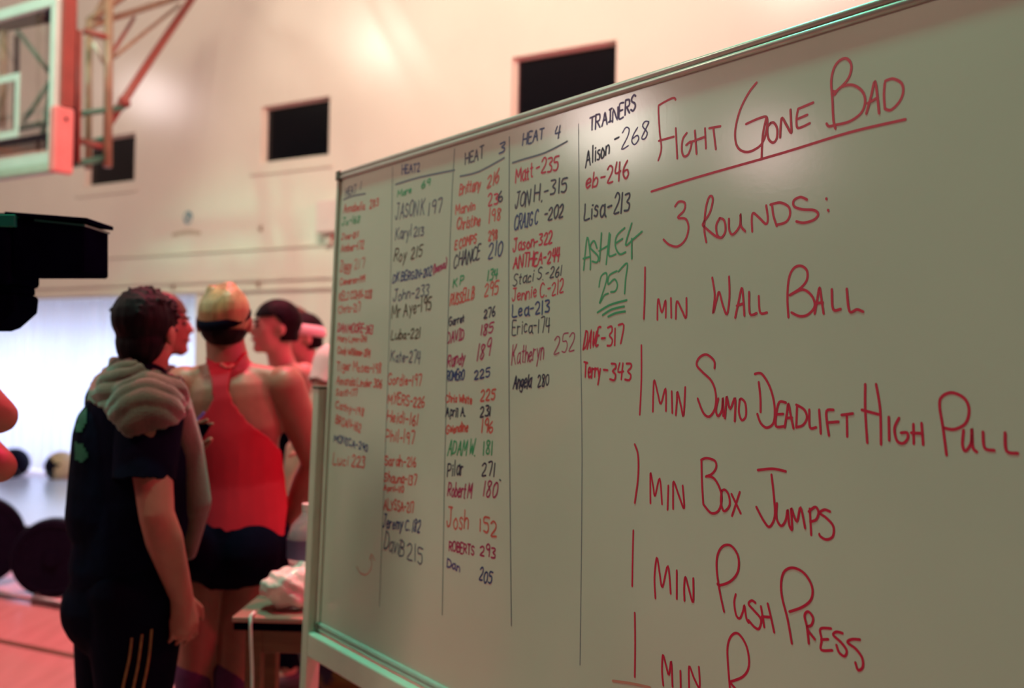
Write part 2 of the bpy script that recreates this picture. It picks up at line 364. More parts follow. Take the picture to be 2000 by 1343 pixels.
# ------------------------------------------------------------------ whiteboard
BW, BH = 2.15, 1.10
wb = empty('whiteboard', V((BP(BW/2, 1.5).x, BP(BW/2, 1.5).y, 0)), 'large wheeled whiteboard with handwritten heat scores and a workout list', 'whiteboard')
def bbox(name, s0, s1, h0, h1, o0, o1, m, bev=0, par=None, bm=None):
    own = bm is None; bm = bm or B()
    add_box(bm, BP((s0+s1)/2, (h0+h1)/2, (o0+o1)/2), BU*(s1-s0)/2, BV*(h1-h0)/2, BN*(o1-o0)/2)
    return obj(name, bm, m, par or wb, bevel=bev) if own else None
bbox('writing_surface', .008, BW-.008, .012, BH-.012, -.012, 0, M_board)
def rail(name, a, b, across, half, m=M_alu):    # two rounded ridges along a->b
    bm = B()
    for k in (-.5, .5):
        off = across*(half*k)
        add_tube(bm, [a+off, b+off], half*.52, 12, wide=across, ws=.98)
    o = obj(name, bm, m, wb, smooth=True); return o
rail('top_rail', BP(0, .009, .001), BP(BW, .009, .001), BV, .0105)
rail('bottom_rail', BP(0, BH-.008, .002), BP(BW, BH-.008, .002), BV, .0105)
bbox('side_rail', 0, .012, .012, BH-.012, -.012, .007, M_frame, .002)
bbox('side_rail', BW-.012, BW, .012, BH-.012, -.012, .007, M_frame, .002)
for s0 in (-.003, BW-.017):
    bbox('corner_cap', s0, s0+.020, -.003, .022, -.014, .010, mat('grey_corner_plastic', (.12, .12, .09), .5), .004)
    bbox('corner_cap', s0, s0+.020, BH-.020, BH+.003, -.014, .010, MATS['grey_corner_plastic'], .004)
# stand : posts vertical, level with the board plane
def stand_pt(s, z, out): q = TL+BU*s+BN0*out; h = BV.z; return V((q.x, q.y, z)) 
ZP = BP(0, .53).z
drift = -(1.8702-.95)*math.tan(TH)
for s0 in (-.037, BW+.004):
    bm = B(); c0 = stand_pt(s0+.0165, 0, .0); 
    top = BP(s0+.0165, .525, .008); z1 = top.z; bot = BP(s0+.0165, 1.80, .008); bot.z = .09
    ax, ay = BU*.0165, BN0*.018
    add_hex(bm, [bot-ax-ay, bot+ax-ay, bot+ax+ay, bot-ax+ay, top-ax-ay, top+ax-ay, top+ax+ay, top-ax+ay])
    obj('post', bm, M_frame, wb, bevel=.003)
    bm = B(); add_box(bm, V((bot.x, bot.y, .105)), BU*.018, BN0*.33, UP*.018); obj('foot_bar', bm, M_frame, wb, bevel=.003)
    bm = B(); add_box(bm, top+UP*.003, BU*.018, BN0*.0195, UP*.004); obj('post_cap', bm, MATS['grey_corner_plastic'], wb, bevel=.002)
    for sg in (-1, 1):
        c = V((bot.x, bot.y, .034))+BN0*(.30*sg)
        wbm = B(); add_tube(wbm, [c-BU*.012, c+BU*.012], .034, 18); cw = obj('caster', wbm, M_black, wb, smooth=False)
        bm2 = B(); add_box(bm2, c+UP*.043, BU*.016, BN0*.012, UP*.010); add_box(bm2, c+UP*.02+BU*.0155, BU*.0015, BN0*.01, UP*.025); add_box(bm2, c+UP*.02-BU*.0155, BU*.0015, BN0*.01, UP*.025); obj('caster_fork', bm2, M_steel, cw)
bbox('crossbar', -.003, BW+.003, BH+.006, BH+.062, -.008, .026, M_frame, .004)
bbox('crossbar', -.003, BW+.003, BH+.42, BH+.46, -.014, .022, M_frame, .004)

# ---- handwriting: ribbons of ink lying on the enamel
def bpt(x, y): return hit(x, y, BP(0, 0, .0), BN)
def smooth_path(pts, sub=5):
    if len(pts) < 3: return pts
    out = []
    for i in range(len(pts)-1):
        p0 = pts[max(i-1, 0)]; p1 = pts[i]; p2 = pts[i+1]; p3 = pts[min(i+2, len(pts)-1)]
        for k in range(sub):
            t = k/sub
            out.append(tuple(.5*((2*p1[j])+(-p0[j]+p2[j])*t+(2*p0[j]-5*p1[j]+4*p2[j]-p3[j])*t*t+(-p0[j]+3*p1[j]-3*p2[j]+p3[j])*t**3) for j in (0, 1)))
    out.append(pts[-1]); return out
INKN = [0]
def ink_stroke(bm, pts, wid):
    """pts are 3-D points on the board; a flat ribbon with round-ish ends just proud of it"""
    INKN[0] = (INKN[0]+1) % 7; lift = BN*(.00018+.00004*INKN[0])
    pp = [pts[0]]
    for p in pts[1:]:
        if (p-pp[-1]).length > .0006: pp.append(p)
    if len(pp) < 2: pp.append(pp[0]+BU*.002)
    a = (pp[1]-pp[0]).normalized(); b = (pp[-1]-pp[-2]).normalized()
    pp = [pp[0]-a*wid*.45]+pp+[pp[-1]+b*wid*.45]
    vs = []; n = len(pp)
    for i, p in enumerate(pp):
        d = (pp[min(i+1, n-1)]-pp[max(i-1, 0)]).normalized(); s = BN.cross(d).normalized()
        ww = wid*.5*(.5 if i in (0, n-1) else 1.0)
        vs.append((bm.verts.new(p+s*ww+lift), bm.verts.new(p-s*ww+lift)))
    for i in range(n-1): bm.faces.new((vs[i][0], vs[i+1][0], vs[i+1][1], vs[i][1]))
def ink(name, strokes, col, wid, par=None, sub=5):
    bm = B()
    for s in strokes: ink_stroke(bm, [bpt(*q) for q in smooth_path(s, sub)], wid)
    o = obj(name, bm, INK[col], par or wb)
    return o
def big(name, origin, sc, strokes):
    st = sorted(strokes, key=lambda s: min(p[0] for p in s)); grp = [[st[0]]]; mx = max(p[0] for p in st[0])
    for s in st[1:]:
        if min(p[0] for p in s) > mx+17: grp.append([])
        grp[-1].append(s); mx = max(mx, max(p[0] for p in s))
    for gq in grp: ink(name, [[(origin[0]+x/sc, origin[1]+y/sc) for x, y in s] for s in gq], 'r', .0036)
A_ = ((1200, 80), 3.052); B_ = ((1200, 480), 2.5); C_ = ((1150, 860), 2.78)
big('title_word', *A_, [[(365, 350), (348, 340), (275, 378), (263, 400), (270, 540), (280, 640), (262, 712)], [(265, 595), (355, 570)],
    [(366, 520), (375, 700)], [(432, 548), (408, 585), (402, 650), (415, 687), (440, 675), (458, 625), (455, 600), (428, 620)],
    [(480, 535), (490, 672)], [(540, 520), (546, 640)], [(450, 605), (542, 570)], [(565, 520), (632, 508)], [(590, 520), (605, 645)]])
big('title_word', *A_, [[(848, 248), (800, 310), (750, 410), (722, 520), (723, 600), (745, 645), (790, 662), (840, 645), (880, 610), (905, 540), (910, 458), (870, 458), (785, 495)], [(905, 462), (885, 560), (877, 705)],
    [(930, 490), (912, 520), (918, 580), (945, 606), (968, 580), (970, 520), (950, 487), (930, 490)], [(988, 575), (992, 500), (1000, 458), (1028, 505), (1055, 548), (1053, 480), (1050, 410)],
    [(1095, 405), (1086, 460), (1090, 515), (1120, 512), (1165, 490)], [(1095, 405), (1185, 367)], [(1090, 466), (1150, 440)]])
big('title_word', *A_, [[(1318, 522), (1306, 470), (1300, 350), (1293, 240), (1310, 160), (1345, 115), (1385, 105), (1412, 140), (1405, 200), (1375, 250), (1320, 300), (1305, 298)],
    [(1312, 320), (1350, 275), (1420, 262), (1478, 300), (1495, 360), (1470, 430), (1400, 480), (1320, 500), (1280, 508), (1265, 492)],
    [(1502, 432), (1530, 330), (1553, 240), (1568, 330), (1578, 430)], [(1510, 372), (1565, 340)], [(1612, 250), (1607, 320), (1612, 402)],
    [(1615, 238), (1660, 225), (1710, 250), (1722, 300), (1700, 360), (1650, 410), (1612, 404)]])
big('title_underline', *A_, [[(220, 897), (500, 810), (1000, 668), (1400, 545), (1735, 467)]])
big('list_entry', *A_, [[(362, 985), (385, 957), (420, 965), (415, 1010), (378, 1052), (425, 1060), (442, 1110), (425, 1180), (380, 1223), (330, 1215), (293, 1183)],
    [(548, 1198), (536, 1120), (543, 1010), (560, 940), (578, 923), (587, 950), (568, 1025), (528, 1088), (540, 1110), (600, 1160), (628, 1172)],
    [(628, 1055), (607, 1100), (615, 1158), (640, 1170), (662, 1130), (655, 1070), (630, 1055)], [(683, 1060), (685, 1125), (707, 1152), (748, 1100), (752, 1030), (755, 1100), (780, 1133)],
    [(822, 1135), (819, 1060), (828, 1025), (865, 1055), (903, 1090), (915, 1060), (905, 980)], [(940, 975), (948, 1040), (968, 1102)],
    [(930, 975), (990, 963), (1040, 990), (1046, 1040), (1020, 1080), (968, 1095)], [(1148, 945), (1110, 930), (1070, 950), (1072, 985), (1120, 1003), (1190, 1008), (1215, 1032), (1190, 1065), (1130, 1083), (1085, 1075)],
    [(1263, 939), (1265, 942)], [(1274, 1007), (1276, 1011)]])
big('list_entry', *B_, [[(150, 105), (148, 250), (144, 355)], [(210, 360), (211, 290), (216, 260), (232, 325), (250, 265), (251, 350)], [(276, 255), (278, 350)], [(300, 355), (305, 270), (330, 315), (350, 350), (352, 255)],
    [(478, 155), (490, 240), (482, 328), (500, 260), (512, 225), (530, 290), (550, 333), (562, 250), (560, 150)], [(590, 350), (605, 280), (622, 205), (630, 260), (635, 340)], [(598, 292), (632, 280)],
    [(658, 225), (662, 330), (695, 328)], [(705, 245), (712, 325), (745, 325)],
    [(850, 348), (845, 250), (852, 160), (875, 110), (910, 97), (940, 120), (940, 165), (910, 205), (856, 240)], [(858, 240), (920, 213), (965, 245), (978, 295), (945, 335), (905, 343), (865, 325)],
    [(978, 330), (990, 265), (1002, 203), (1012, 265), (1022, 330)], [(988, 280), (1018, 276)], [(1062, 212), (1068, 308), (1105, 308)], [(1135, 210), (1148, 318), (1185, 310), (1215, 321)]])
big('list_entry', *B_, [[(132, 485), (132, 650), (124, 823)], [(188, 808), (190, 720), (195, 655), (212, 720), (227, 770), (250, 695), (252, 805)], [(280, 710), (283, 815)], [(300, 825), (305, 760), (308, 712), (325, 780), (338, 828), (346, 690)],
    [(489, 597), (487, 560), (450, 530), (415, 545), (402, 580), (430, 615), (475, 660), (495, 720), (492, 790), (465, 832), (435, 815), (407, 745)],
    [(508, 745), (496, 800), (507, 830), (525, 800), (530, 740), (532, 830)], [(540, 840), (545, 780), (549, 735), (565, 795), (590, 742), (588, 855)], [(612, 750), (608, 810), (622, 850), (642, 830), (640, 770), (622, 747), (612, 750)],
    [(705, 665), (713, 740), (714, 810)], [(686, 625), (720, 625), (760, 690), (782, 780), (778, 860), (745, 887), (715, 865), (698, 820)],
    [(838, 765), (805, 763), (790, 825), (790, 880), (830, 880)], [(792, 822), (825, 820)], [(832, 885), (842, 820), (850, 770), (862, 830), (875, 890)], [(840, 840), (868, 838)],
    [(892, 780), (888, 885)], [(888, 775), (928, 800), (940, 840), (920, 875), (888, 885)], [(952, 800), (955, 885), (985, 885)], [(1000, 800), (1008, 915)],
    [(1070, 800), (1037, 805), (1038, 860), (1048, 925)], [(1040, 862), (1095, 858)], [(1110, 825), (1165, 818)], [(1135, 825), (1137, 930)]])
big('list_entry', *B_, [[(1225, 675), (1225, 800), (1235, 960)], [(1278, 675), (1298, 800), (1302, 968)], [(1208, 800), (1290, 822)], [(1340, 835), (1342, 948)],
    [(1390, 840), (1368, 890), (1380, 950), (1410, 963), (1432, 940), (1430, 912), (1400, 912)], [(1460, 870), (1462, 965)], [(1500, 865), (1508, 970)], [(1450, 912), (1505, 915)],
    [(1622, 1020), (1605, 890), (1588, 780), (1600, 735), (1650, 716), (1710, 745), (1732, 800), (1715, 865), (1660, 895), (1610, 888)],
    [(1705, 900), (1700, 970), (1715, 1000), (1742, 960), (1745, 890), (1750, 980), (1770, 1005)], [(1800, 908), (1808, 985), (1855, 998)], [(1908, 912), (1915, 1000), (1970, 1012)]])
big('list_entry', *C_, [[(250, 20), (268, 80), (268, 200), (250, 338)], [(335, 340), (334, 240), (336, 175), (350, 250), (360, 300), (385, 205), (398, 345)], [(432, 245), (428, 375)], [(458, 370), (458, 290), (461, 222), (490, 300), (518, 368), (510, 245)],
    [(612, 105), (615, 230), (622, 345)], [(610, 105), (640, 95), (685, 110), (692, 145), (670, 180), (636, 195)], [(640, 192), (680, 205), (712, 260), (722, 320), (705, 380), (665, 393), (622, 345)],
    [(722, 272), (718, 335), (735, 383), (765, 350), (760, 295), (740, 267), (722, 272)], [(775, 290), (825, 395)], [(820, 280), (778, 408)],
    [(918, 160), (1000, 153), (1070, 167)], [(992, 185), (1005, 300), (1010, 410), (982, 468), (950, 435), (910, 360)],
    [(1022, 340), (1020, 420), (1045, 463), (1070, 430), (1080, 375), (1088, 455), (1102, 485)], [(1105, 480), (1102, 420), (1100, 367), (1130, 440), (1150, 362), (1175, 475)],
    [(1208, 512), (1200, 370)], [(1195, 385), (1230, 360), (1248, 388), (1235, 428), (1203, 440)], [(1310, 385), (1280, 375), (1255, 393), (1290, 420), (1328, 465), (1325, 520), (1290, 537), (1258, 520), (1252, 505)]])
big('list_entry', *C_, [[(242, 488), (238, 650), (236, 790)], [(362, 855), (357, 740), (370, 635), (385, 720), (400, 795), (430, 680), (445, 830)], [(478, 705), (478, 858)], [(520, 868), (518, 800), (525, 740), (545, 810), (567, 877), (568, 748)],
    [(735, 928), (712, 820), (695, 700), (700, 620), (730, 572), (775, 572), (812, 630), (810, 710), (770, 763), (712, 785), (698, 775)],
    [(798, 835), (790, 880), (800, 945), (820, 965), (838, 925), (845, 893), (855, 960), (868, 988)], [(905, 880), (885, 868), (868, 887), (900, 925), (935, 970), (925, 1020), (900, 1012), (868, 975)],
    [(935, 900), (945, 960), (953, 1012)], [(972, 885), (990, 960), (1007, 1040)], [(940, 955), (985, 958)],
    [(1103, 1100), (1080, 970), (1050, 850), (1045, 770), (1062, 710), (1110, 690), (1170, 720), (1212, 790), (1208, 860), (1160, 903), (1090, 928)],
    [(1195, 1100), (1185, 1010), (1172, 950), (1192, 928), (1218, 960), (1210, 1000), (1185, 1018), (1228, 1078)], [(1315, 1020), (1258, 1022), (1265, 1080), (1262, 1135), (1322, 1138)], [(1262, 1080), (1300, 1078)],
    [(1378, 1045), (1345, 1038), (1328, 1055), (1370, 1095), (1400, 1138), (1390, 1170), (1360, 1150), (1345, 1110)], [(1472, 1080), (1430, 1078), (1405, 1095), (1450, 1130), (1485, 1180), (1487, 1230), (1463, 1245), (1448, 1205)]])
big('list_entry', *C_, [[(250, 935), (252, 1100), (250, 1283)], [(405, 1328), (398, 1250), (403, 1163), (420, 1220), (435, 1270), (448, 1197), (455, 1335)], [(498, 1250), (500, 1345)], [(545, 1345), (545, 1225), (572, 1290), (602, 1340), (598, 1228)],
    [(770, 1385), (755, 1200), (755, 1110), (778, 1055), (815, 1050), (858, 1120), (870, 1220), (838, 1280), (765, 1310)], [(765, 1310), (830, 1385)]])
ink('marker_stroke', [[(1197, 1329), (1233, 1334), (1270, 1342)]], 'f', .004)

FONT = {}
def G(c, w, s): FONT[c] = (w, [[tuple(float(v) for v in q.split(',')) for q in st.split()] for st in s.split('|')])
for c, w_, s in (('A', 6, '0,0 1.6,5 3,10 4.4,5 6,0|1,4 5,4'), ('B', 5, '0,0 0,10|0,10 4,9 4,6 0,5.4|0,5.4 5,4.4 5,1 0,0'), ('C', 5.5, '5,8.5 3,10 .6,8 0,4 1.5,.6 4,0 5.4,1.5'),
    ('D', 5.5, '0,0 0,10|0,10 4,9 5.5,5 4,1 0,0'), ('E', 4.5, '4.5,10 0,10 0,5 0,0 4.5,0|0,5.3 3.6,5.3'), ('F', 4.5, '4.5,10 0,10 0,5 0,0|0,5.3 3.6,5.3'), ('G', 6, '5,8.5 3,10 .6,8 0,4 1.5,.6 4,0 5.6,1.6 5.6,4.4 3.4,4.4'),
    ('H', 5.5, '0,0 0,10|5.5,0 5.5,10|0,5 5.5,5'), ('I', 3, '0,10 3,10|1.5,10 1.5,0|0,0 3,0'), ('J', 5, '1,10 5,10|3.6,10 3.6,3 2.6,.2 .8,.2 0,2.4'), ('K', 5.5, '0,0 0,10|5,10 0,4.6|1.4,6 5.5,0'), ('L', 4.5, '0,10 0,5 0,0 4.5,0'),
    ('M', 7, '0,0 .6,10 3.5,3 6.4,10 7,0'), ('N', 5.5, '0,0 0,10 5.5,0 5.5,10'), ('O', 6, '3,10 .6,8.4 0,5 .6,1.6 3,0 5.4,1.6 6,5 5.4,8.4 3,10'), ('P', 5, '0,0 0,10|0,10 4,9.6 5,7.4 4,5 0,4.6'),
    ('R', 5.2, '0,0 0,10|0,10 4,9.6 4.8,7.4 4,5.2 0,4.8|1.6,4.8 5.2,0'), ('S', 5, '4.8,8.8 2.6,10 .4,8.4 1,6 4,4.4 4.8,2 2.6,0 0,1.4'), ('T', 5.5, '0,10 5.5,10|2.8,10 2.8,0'), ('U', 5.5, '0,10 0,3 1.4,.2 4,.2 5.5,3 5.5,10'),
    ('V', 5.5, '0,10 2.8,0 5.5,10'), ('W', 7.5, '0,10 1.8,0 3.8,7 5.7,0 7.5,10'), ('X', 5, '0,0 5,10|0,10 5,0'), ('Y', 5, '0,10 2.5,5|5,10 1.6,0'), ('Z', 5, '0,10 5,10 0,0 5,0'),
    ('a', 4.2, '4,5.4 1.6,6 0,3 1.2,0 3,.8 4,3|4,6.6 4.1,1.2 5.2,-.4'), ('b', 4, '0,10 0,0|0,3.4 2,6 4,3.6 3,.2 0,.6'), ('c', 3.6, '3.4,5 1.8,6 0,3.4 1.2,.2 3.6,.8'), ('d', 4.2, '4,3 2,6 0,3 1.2,0 4,1|4,10 4,0'),
    ('e', 3.8, '.2,3 3.6,3.6 2.6,6 .6,5 0,2.6 1.4,0 3.8,1'), ('g', 4, '4,5.4 1.6,6 0,3 1.4,.6 4,2.4|4,6 4,-2.4 1.8,-3.6 .2,-2.4'), ('h', 4, '0,10 0,0|0,3.6 2,6 4,4.4 4,0'), ('i', 1, '.5,6 .5,0|.5,8 .6,8.3'),
    ('k', 3.8, '0,10 0,0|3.4,6 0,2.6|1.2,3.6 3.8,0'), ('l', 1.4, '.6,10 .6,0'), ('m', 6, '0,6 0,0|0,4 1.6,6 3,4.6 3,0|3,4 4.6,6 6,4.6 6,0'), ('n', 4, '0,6 0,0|0,3.6 2,6 4,4.4 4,0'), ('o', 4, '2,6 0,3.4 1,.2 3,.2 4,3 2,6'),
    ('p', 4, '0,6 0,-3.4|0,4 2,6 4,3.4 2.6,.4 0,1'), ('r', 3, '0,6 0,0|0,3.4 1.2,5.6 3,5.6'), ('s', 3.2, '3,5.4 1.4,6 .2,4.6 2.8,2.4 2.2,.2 0,.6'), ('t', 3, '1.4,9 1.4,1 2.8,.2|0,6 3,6'), ('u', 4, '0,6 0,2 1.4,0 4,2.4|4,6 4,0'),
    ('v', 3.8, '0,6 1.9,0 3.8,6'), ('w', 5.4, '0,6 1.3,0 2.7,4.6 4,0 5.4,6'), ('x', 3.6, '0,0 3.6,6|0,6 3.6,0'), ('y', 4, '0,6 2,1|4,6 1,-3.6'), ('z', 3.6, '0,6 3.6,6 0,0 3.6,0'),
    ('0', 4.6, '2.3,10 .3,8 0,4.6 1,.6 2.6,0 4.3,2.4 4.6,6 3.8,9.2 2.3,10'), ('1', 1.2, '.6,10 .6,0'), ('2', 4.6, '0,8 2,10 4,8.6 3.4,5 0,0 4.6,.2'), ('3', 4.2, '0,9.4 3.4,9.6 3.8,7.4 1.6,5.4 4.2,3.4 3.4,.4 0,.4'), ('4', 4.6, '1,10 .2,4.6 4.6,5|3.6,10 3.4,0'),
    ('5', 4.6, '4.6,10 .6,9.8 .2,6 3.4,6 4.2,2.6 2.6,0 0,.8'), ('6', 4.2, '3,10 .6,6.4 0,2.6 2,0 4.2,2 3.4,4.8 .4,4'), ('7', 4.4, '0,10 4.4,10 2.4,0'), ('8', 4.4, '3.8,9 1.6,10 .4,8 3.8,3 2.6,0 .4,1.4 2.2,5.2 4,8 3.8,9'), ('9', 4.2, '4,6.6 2,5.2 .2,7.4 2,10 4,8.6 3.8,0'),
    ('-', 3.4, '0,4.4 3.2,4.6'), ('.', 1, '.4,0 .7,.3'), ('(', 2, '2,11 .3,7 .3,2 2,-1'), (')', 2, '0,11 1.7,7 1.7,2 0,-1'), ("'", 1, '.5,10 .4,8.6')): G(c, w_, s)
def word(x0, y0, x1, y1, h, s, col, wid=.0036, name='score_entry', gap=1.9):
    tot = 0; lay = []; sl = random.uniform(.02, .16)
    for c in s:
        if c == ' ': tot += 2.6; continue
        w_, st = FONT[c]; lay.append((tot, st)); tot += w_+gap
    tot -= gap; ex, ey = (x1-x0)/tot, (y1-y0)/tot
    strokes = []
    for off, st in lay:
        jx, jy, js = random.uniform(-.35, .35), random.uniform(-.8, .8), random.uniform(.88, 1.14)
        for s_ in st:
            pts = []
            for gx, gy in s_:
                q = off+gx+jx+random.uniform(-.18, .18); yy = (gy*js+jy+random.uniform(-.22, .22))*h/10
                pts.append((x0+ex*q+yy*sl, y0+ey*q-yy))
            strokes.append(pts)
    return ink(name, strokes, col, wid, None, 3)
L_ = lambda pts, col='l', wid=.0026, name='column_line': ink(name, [pts], col, wid, None, 3)
L_([(767, 326), (762, 600), (752, 900), (741, 1183)]); L_([(888, 291), (880, 450), (870, 850), (864, 1200)]); L_([(995, 267), (994, 700), (999, 1221)], 's', .0022); L_([(1130, 242), (1133, 600), (1137, 900), (1133, 1298)], 's', .0018)
L_([(671, 390), (688, 383), (714, 378)], 's', .004, 'heading_underline'); L_([(773, 360), (820, 346), (888, 332)], 's', .004, 'heading_underline'); L_([(899, 344), (935, 335), (985, 308)], 's', .0036, 'heading_underline'); L_([(1001, 318), (1022, 311), (1065, 298), (1108, 276)], 's', .0034, 'heading_underline')
T = word
# headings
T(675, 382, 696, 376, 15, 'HEAT', 's', name='heading'); T(703, 370, 705, 369, 15, '1', 's', name='heading'); T(785, 341, 820, 333, 17, 'HEAT2', 'b', name='heading')
T(909, 320, 944, 307, 22, 'HEAT', 'k', name='heading'); T(975, 301, 985, 297, 18, '3', 'b', name='heading'); T(1021, 282, 1061, 271, 20, 'HEAT', 'b', name='heading'); T(1083, 272, 1093, 270, 22, '4', 'b', name='heading')
T(1151, 257, 1241, 216, 27, 'TRAINERS', 'v', name='heading')
# trainers
T(1144, 326, 1190, 300, 30, 'Alison', 'k'); T(1200, 283, 1208, 280, 20, '-', 'k'); T(1214, 290, 1266, 268, 36, '268', 'v', .0026)
T(1143, 370, 1166, 362, 28, 'eb', 'r'); T(1174, 358, 1226, 350, 32, '-246', 'r'); T(1141, 430, 1181, 420, 32, 'Lisa', 'k'); T(1187, 420, 1228, 412, 34, '-213', 'k')
ink('score_entry', [[(1140, 527), (1147, 463), (1153, 500), (1153, 526)], [(1139, 505), (1153, 501)], [(1166, 484), (1160, 470), (1153, 483), (1168, 500), (1166, 512), (1157, 510)], [(1175, 455), (1171, 510)], [(1190, 455), (1184, 516)], [(1170, 490), (1187, 480)], [(1192, 458), (1189, 495), (1193, 500), (1203, 496)], [(1220, 445), (1205, 460), (1202, 480), (1210, 496), (1222, 492)], [(1204, 474), (1216, 466)], [(1234, 436), (1222, 478), (1238, 466), (1254, 452)], [(1234, 466), (1234, 505)]], 'g', .0034)
ink('score_entry', [[(1170, 560), (1174, 540), (1184, 533), (1184, 550), (1171, 592), (1180, 577), (1188, 573)], [(1205, 529), (1190, 538), (1188, 555), (1200, 545), (1206, 556), (1202, 568), (1193, 570)], [(1208, 530), (1225, 514), (1222, 545), (1220, 573)]], 'g', .0034)
ink('score_underline', [[(1167, 610), (1192, 595), (1224, 586)], [(1177, 615), (1195, 604), (1219, 598)], [(1188, 618), (1203, 611), (1221, 608)]], 'g', .0036)
T(1139, 683, 1168, 676, 32, 'DAVE', 'r'); T(1174, 676, 1217, 672, 36, '-317', 'r'); T(1140, 733, 1172, 740, 30, 'Terry', 'r'); T(1178, 739, 1232, 744, 34, '-343', 'r')
# heat 4
T(1007, 358, 1040, 345, 26, 'Matt', 'r'); T(1047, 341, 1090, 330, 30, '-235', 'r'); T(1006, 407, 1033, 400, 28, 'JON', 'k'); T(1043, 395, 1059, 391, 30, 'H.', 'k'); T(1063, 384, 1107, 373, 30, '-315', 'k')
T(1004, 448, 1050, 436, 26, 'CRAIG C', 'b'); T(1062, 432, 1099, 424, 26, '-202', 'k'); T(1002, 492, 1078, 474, 22, 'Jason-322', 'r'); T(1002, 526, 1092, 510, 25, 'ANTHEA-244', 'r')
T(1001, 558, 1096, 538, 22, 'Staci S.-261', 'k', .0025); T(1000, 587, 1100, 572, 25, 'Jennie C.-212', 'r', .0028); T(1001, 619, 1072, 610, 26, 'Lea-213', 'b'); T(1000, 652, 1074, 648, 26, 'Erica-174', 'k', .0026)
T(1000, 710, 1061, 700, 36, 'Katheryn', 'm', .0026); T(1083, 690, 1122, 682, 36, '252', 'm', .0022); T(1002, 758, 1037, 756, 28, 'Angela', 'k'); T(1050, 756, 1072, 751, 22, '280', 'k', .0028)
# heat 3
for a in ((897, 381, 938, 368, 22, 'Brittany', 'p'), (951, 366, 974, 354, 26, '216', 'p'), (890, 418, 927, 409, 18, 'Marvin', 'p'), (954, 401, 972, 397, 22, '23', 'r'), (973, 394, 981, 392, 20, '6', 'k'),
          (892, 448, 937, 438, 22, 'Christine', 'p'), (955, 434, 977, 428, 25, '198', 'p'), (888, 487, 930, 473, 17, 'E COMPS', 'p'), (954, 471, 971, 467, 20, '298', 'p'), (886, 523, 936, 506, 28, 'CHANCE', 'k'), (954, 503, 980, 497, 28, '210', 'b'),
          (885, 560, 905, 553, 17, 'K P', 'g'), (952, 548, 971, 543, 20, '134', 'g'), (879, 597, 925, 583, 23, 'RUSSELL B', 'p'), (946, 581, 973, 573, 24, '295', 'p'), (877, 637, 906, 628, 15, 'Garret', 'k'), (945, 621, 966, 617, 17, '276', 'k'),
          (874, 669, 906, 661, 20, 'DAVID', 'm'), (938, 655, 962, 650, 22, '185', 'm'), (874, 715, 907, 708, 24, 'Randy', 'm'), (931, 705, 957, 692, 32, '189', 'm'), (872, 745, 906, 740, 18, 'ROMERO', 'b'), (927, 742, 957, 735, 18, '225', 'b'),
          (870, 784, 921, 788, 15, 'Chris White', 'p'), (939, 782, 966, 780, 20, '225', 'p'), (871, 812, 909, 813, 18, 'April A.', 'k'), (938, 813, 958, 812, 19, '231', 'k'), (871, 846, 913, 842, 18, 'Gwendine', 'p'), (940, 845, 962, 844, 25, '196', 'p'),
          (874, 888, 928, 888, 28, 'ADAM W.', 'g'), (943, 887, 962, 887, 25, '181', 'g'), (874, 930, 904, 927, 26, 'Pilar', 'k'), (941, 930, 966, 929, 24, '271', 'k'), (874, 969, 920, 972, 28, 'Robert M', 'm'), (942, 970, 970, 968, 28, '180', 'm'),
          (872, 1027, 914, 1035, 33, 'Josh', 'p'), (937, 1037, 970, 1047, 26, '152', 'p'), (877, 1074, 926, 1084, 19, 'ROBERTS', 'm'), (937, 1083, 967, 1090, 20, '293', 'm'), (873, 1106, 898, 1116, 16, 'Dan', 'v'), (936, 1132, 960, 1140, 22, '205', 'b')): T(*a)
ink('marker_dot', [[(976, 936), (978, 938)]], 'k', .003)
# heat 2
for a in ((776, 384, 803, 376, 12, 'Mare', 'g'), (823, 370, 840, 361, 14, '69', 'g'), (772, 428, 828, 417, 28, 'JASON K', 's'), (836, 421, 862, 411, 28, '197', 's'), (772, 468, 803, 462, 22, 'Karyl', 's'), (808, 462, 827, 459, 18, '213', 's'),
          (770, 510, 793, 506, 24, 'Roy', 'n'), (803, 505, 824, 501, 24, '215', 'n'), (767, 552, 843, 537, 17, 'DK BERGIN-202', 'b'), (846, 534, 872, 522, 16, '(bonus)', 'm'), (767, 588, 836, 577, 20, 'John-233', 's'), (765, 622, 842, 603, 26, 'Mr Aye-195', 'n'),
          (764, 662, 820, 659, 17, 'Luba-221', 'n'), (763, 706, 820, 710, 22, 'Kate-274', 's'), (757, 750, 822, 752, 20, 'Gordie-197', 'p'), (757, 787, 828, 796, 20, 'MYERS-226', 'p'), (755, 822, 815, 830, 22, 'Heidi-161', 'p'), (753, 861, 808, 866, 24, 'Phil-197', 'p'),
          (751, 907, 812, 912, 19, 'Sarah-216', 'p'), (750, 939, 812, 947, 17, 'Shauna-137', 'p'), (750, 957, 788, 961, 11, 'April-110', 'p'), (750, 994, 808, 1001, 19, 'ALYSSA-217', 'p'), (747, 1029, 820, 1039, 22, 'Jeremy C. 182', 'b'),
          (750, 1068, 787, 1086, 32, 'DaviB', 's'), (795, 1091, 825, 1104, 30, '215', 's')): T(*a)
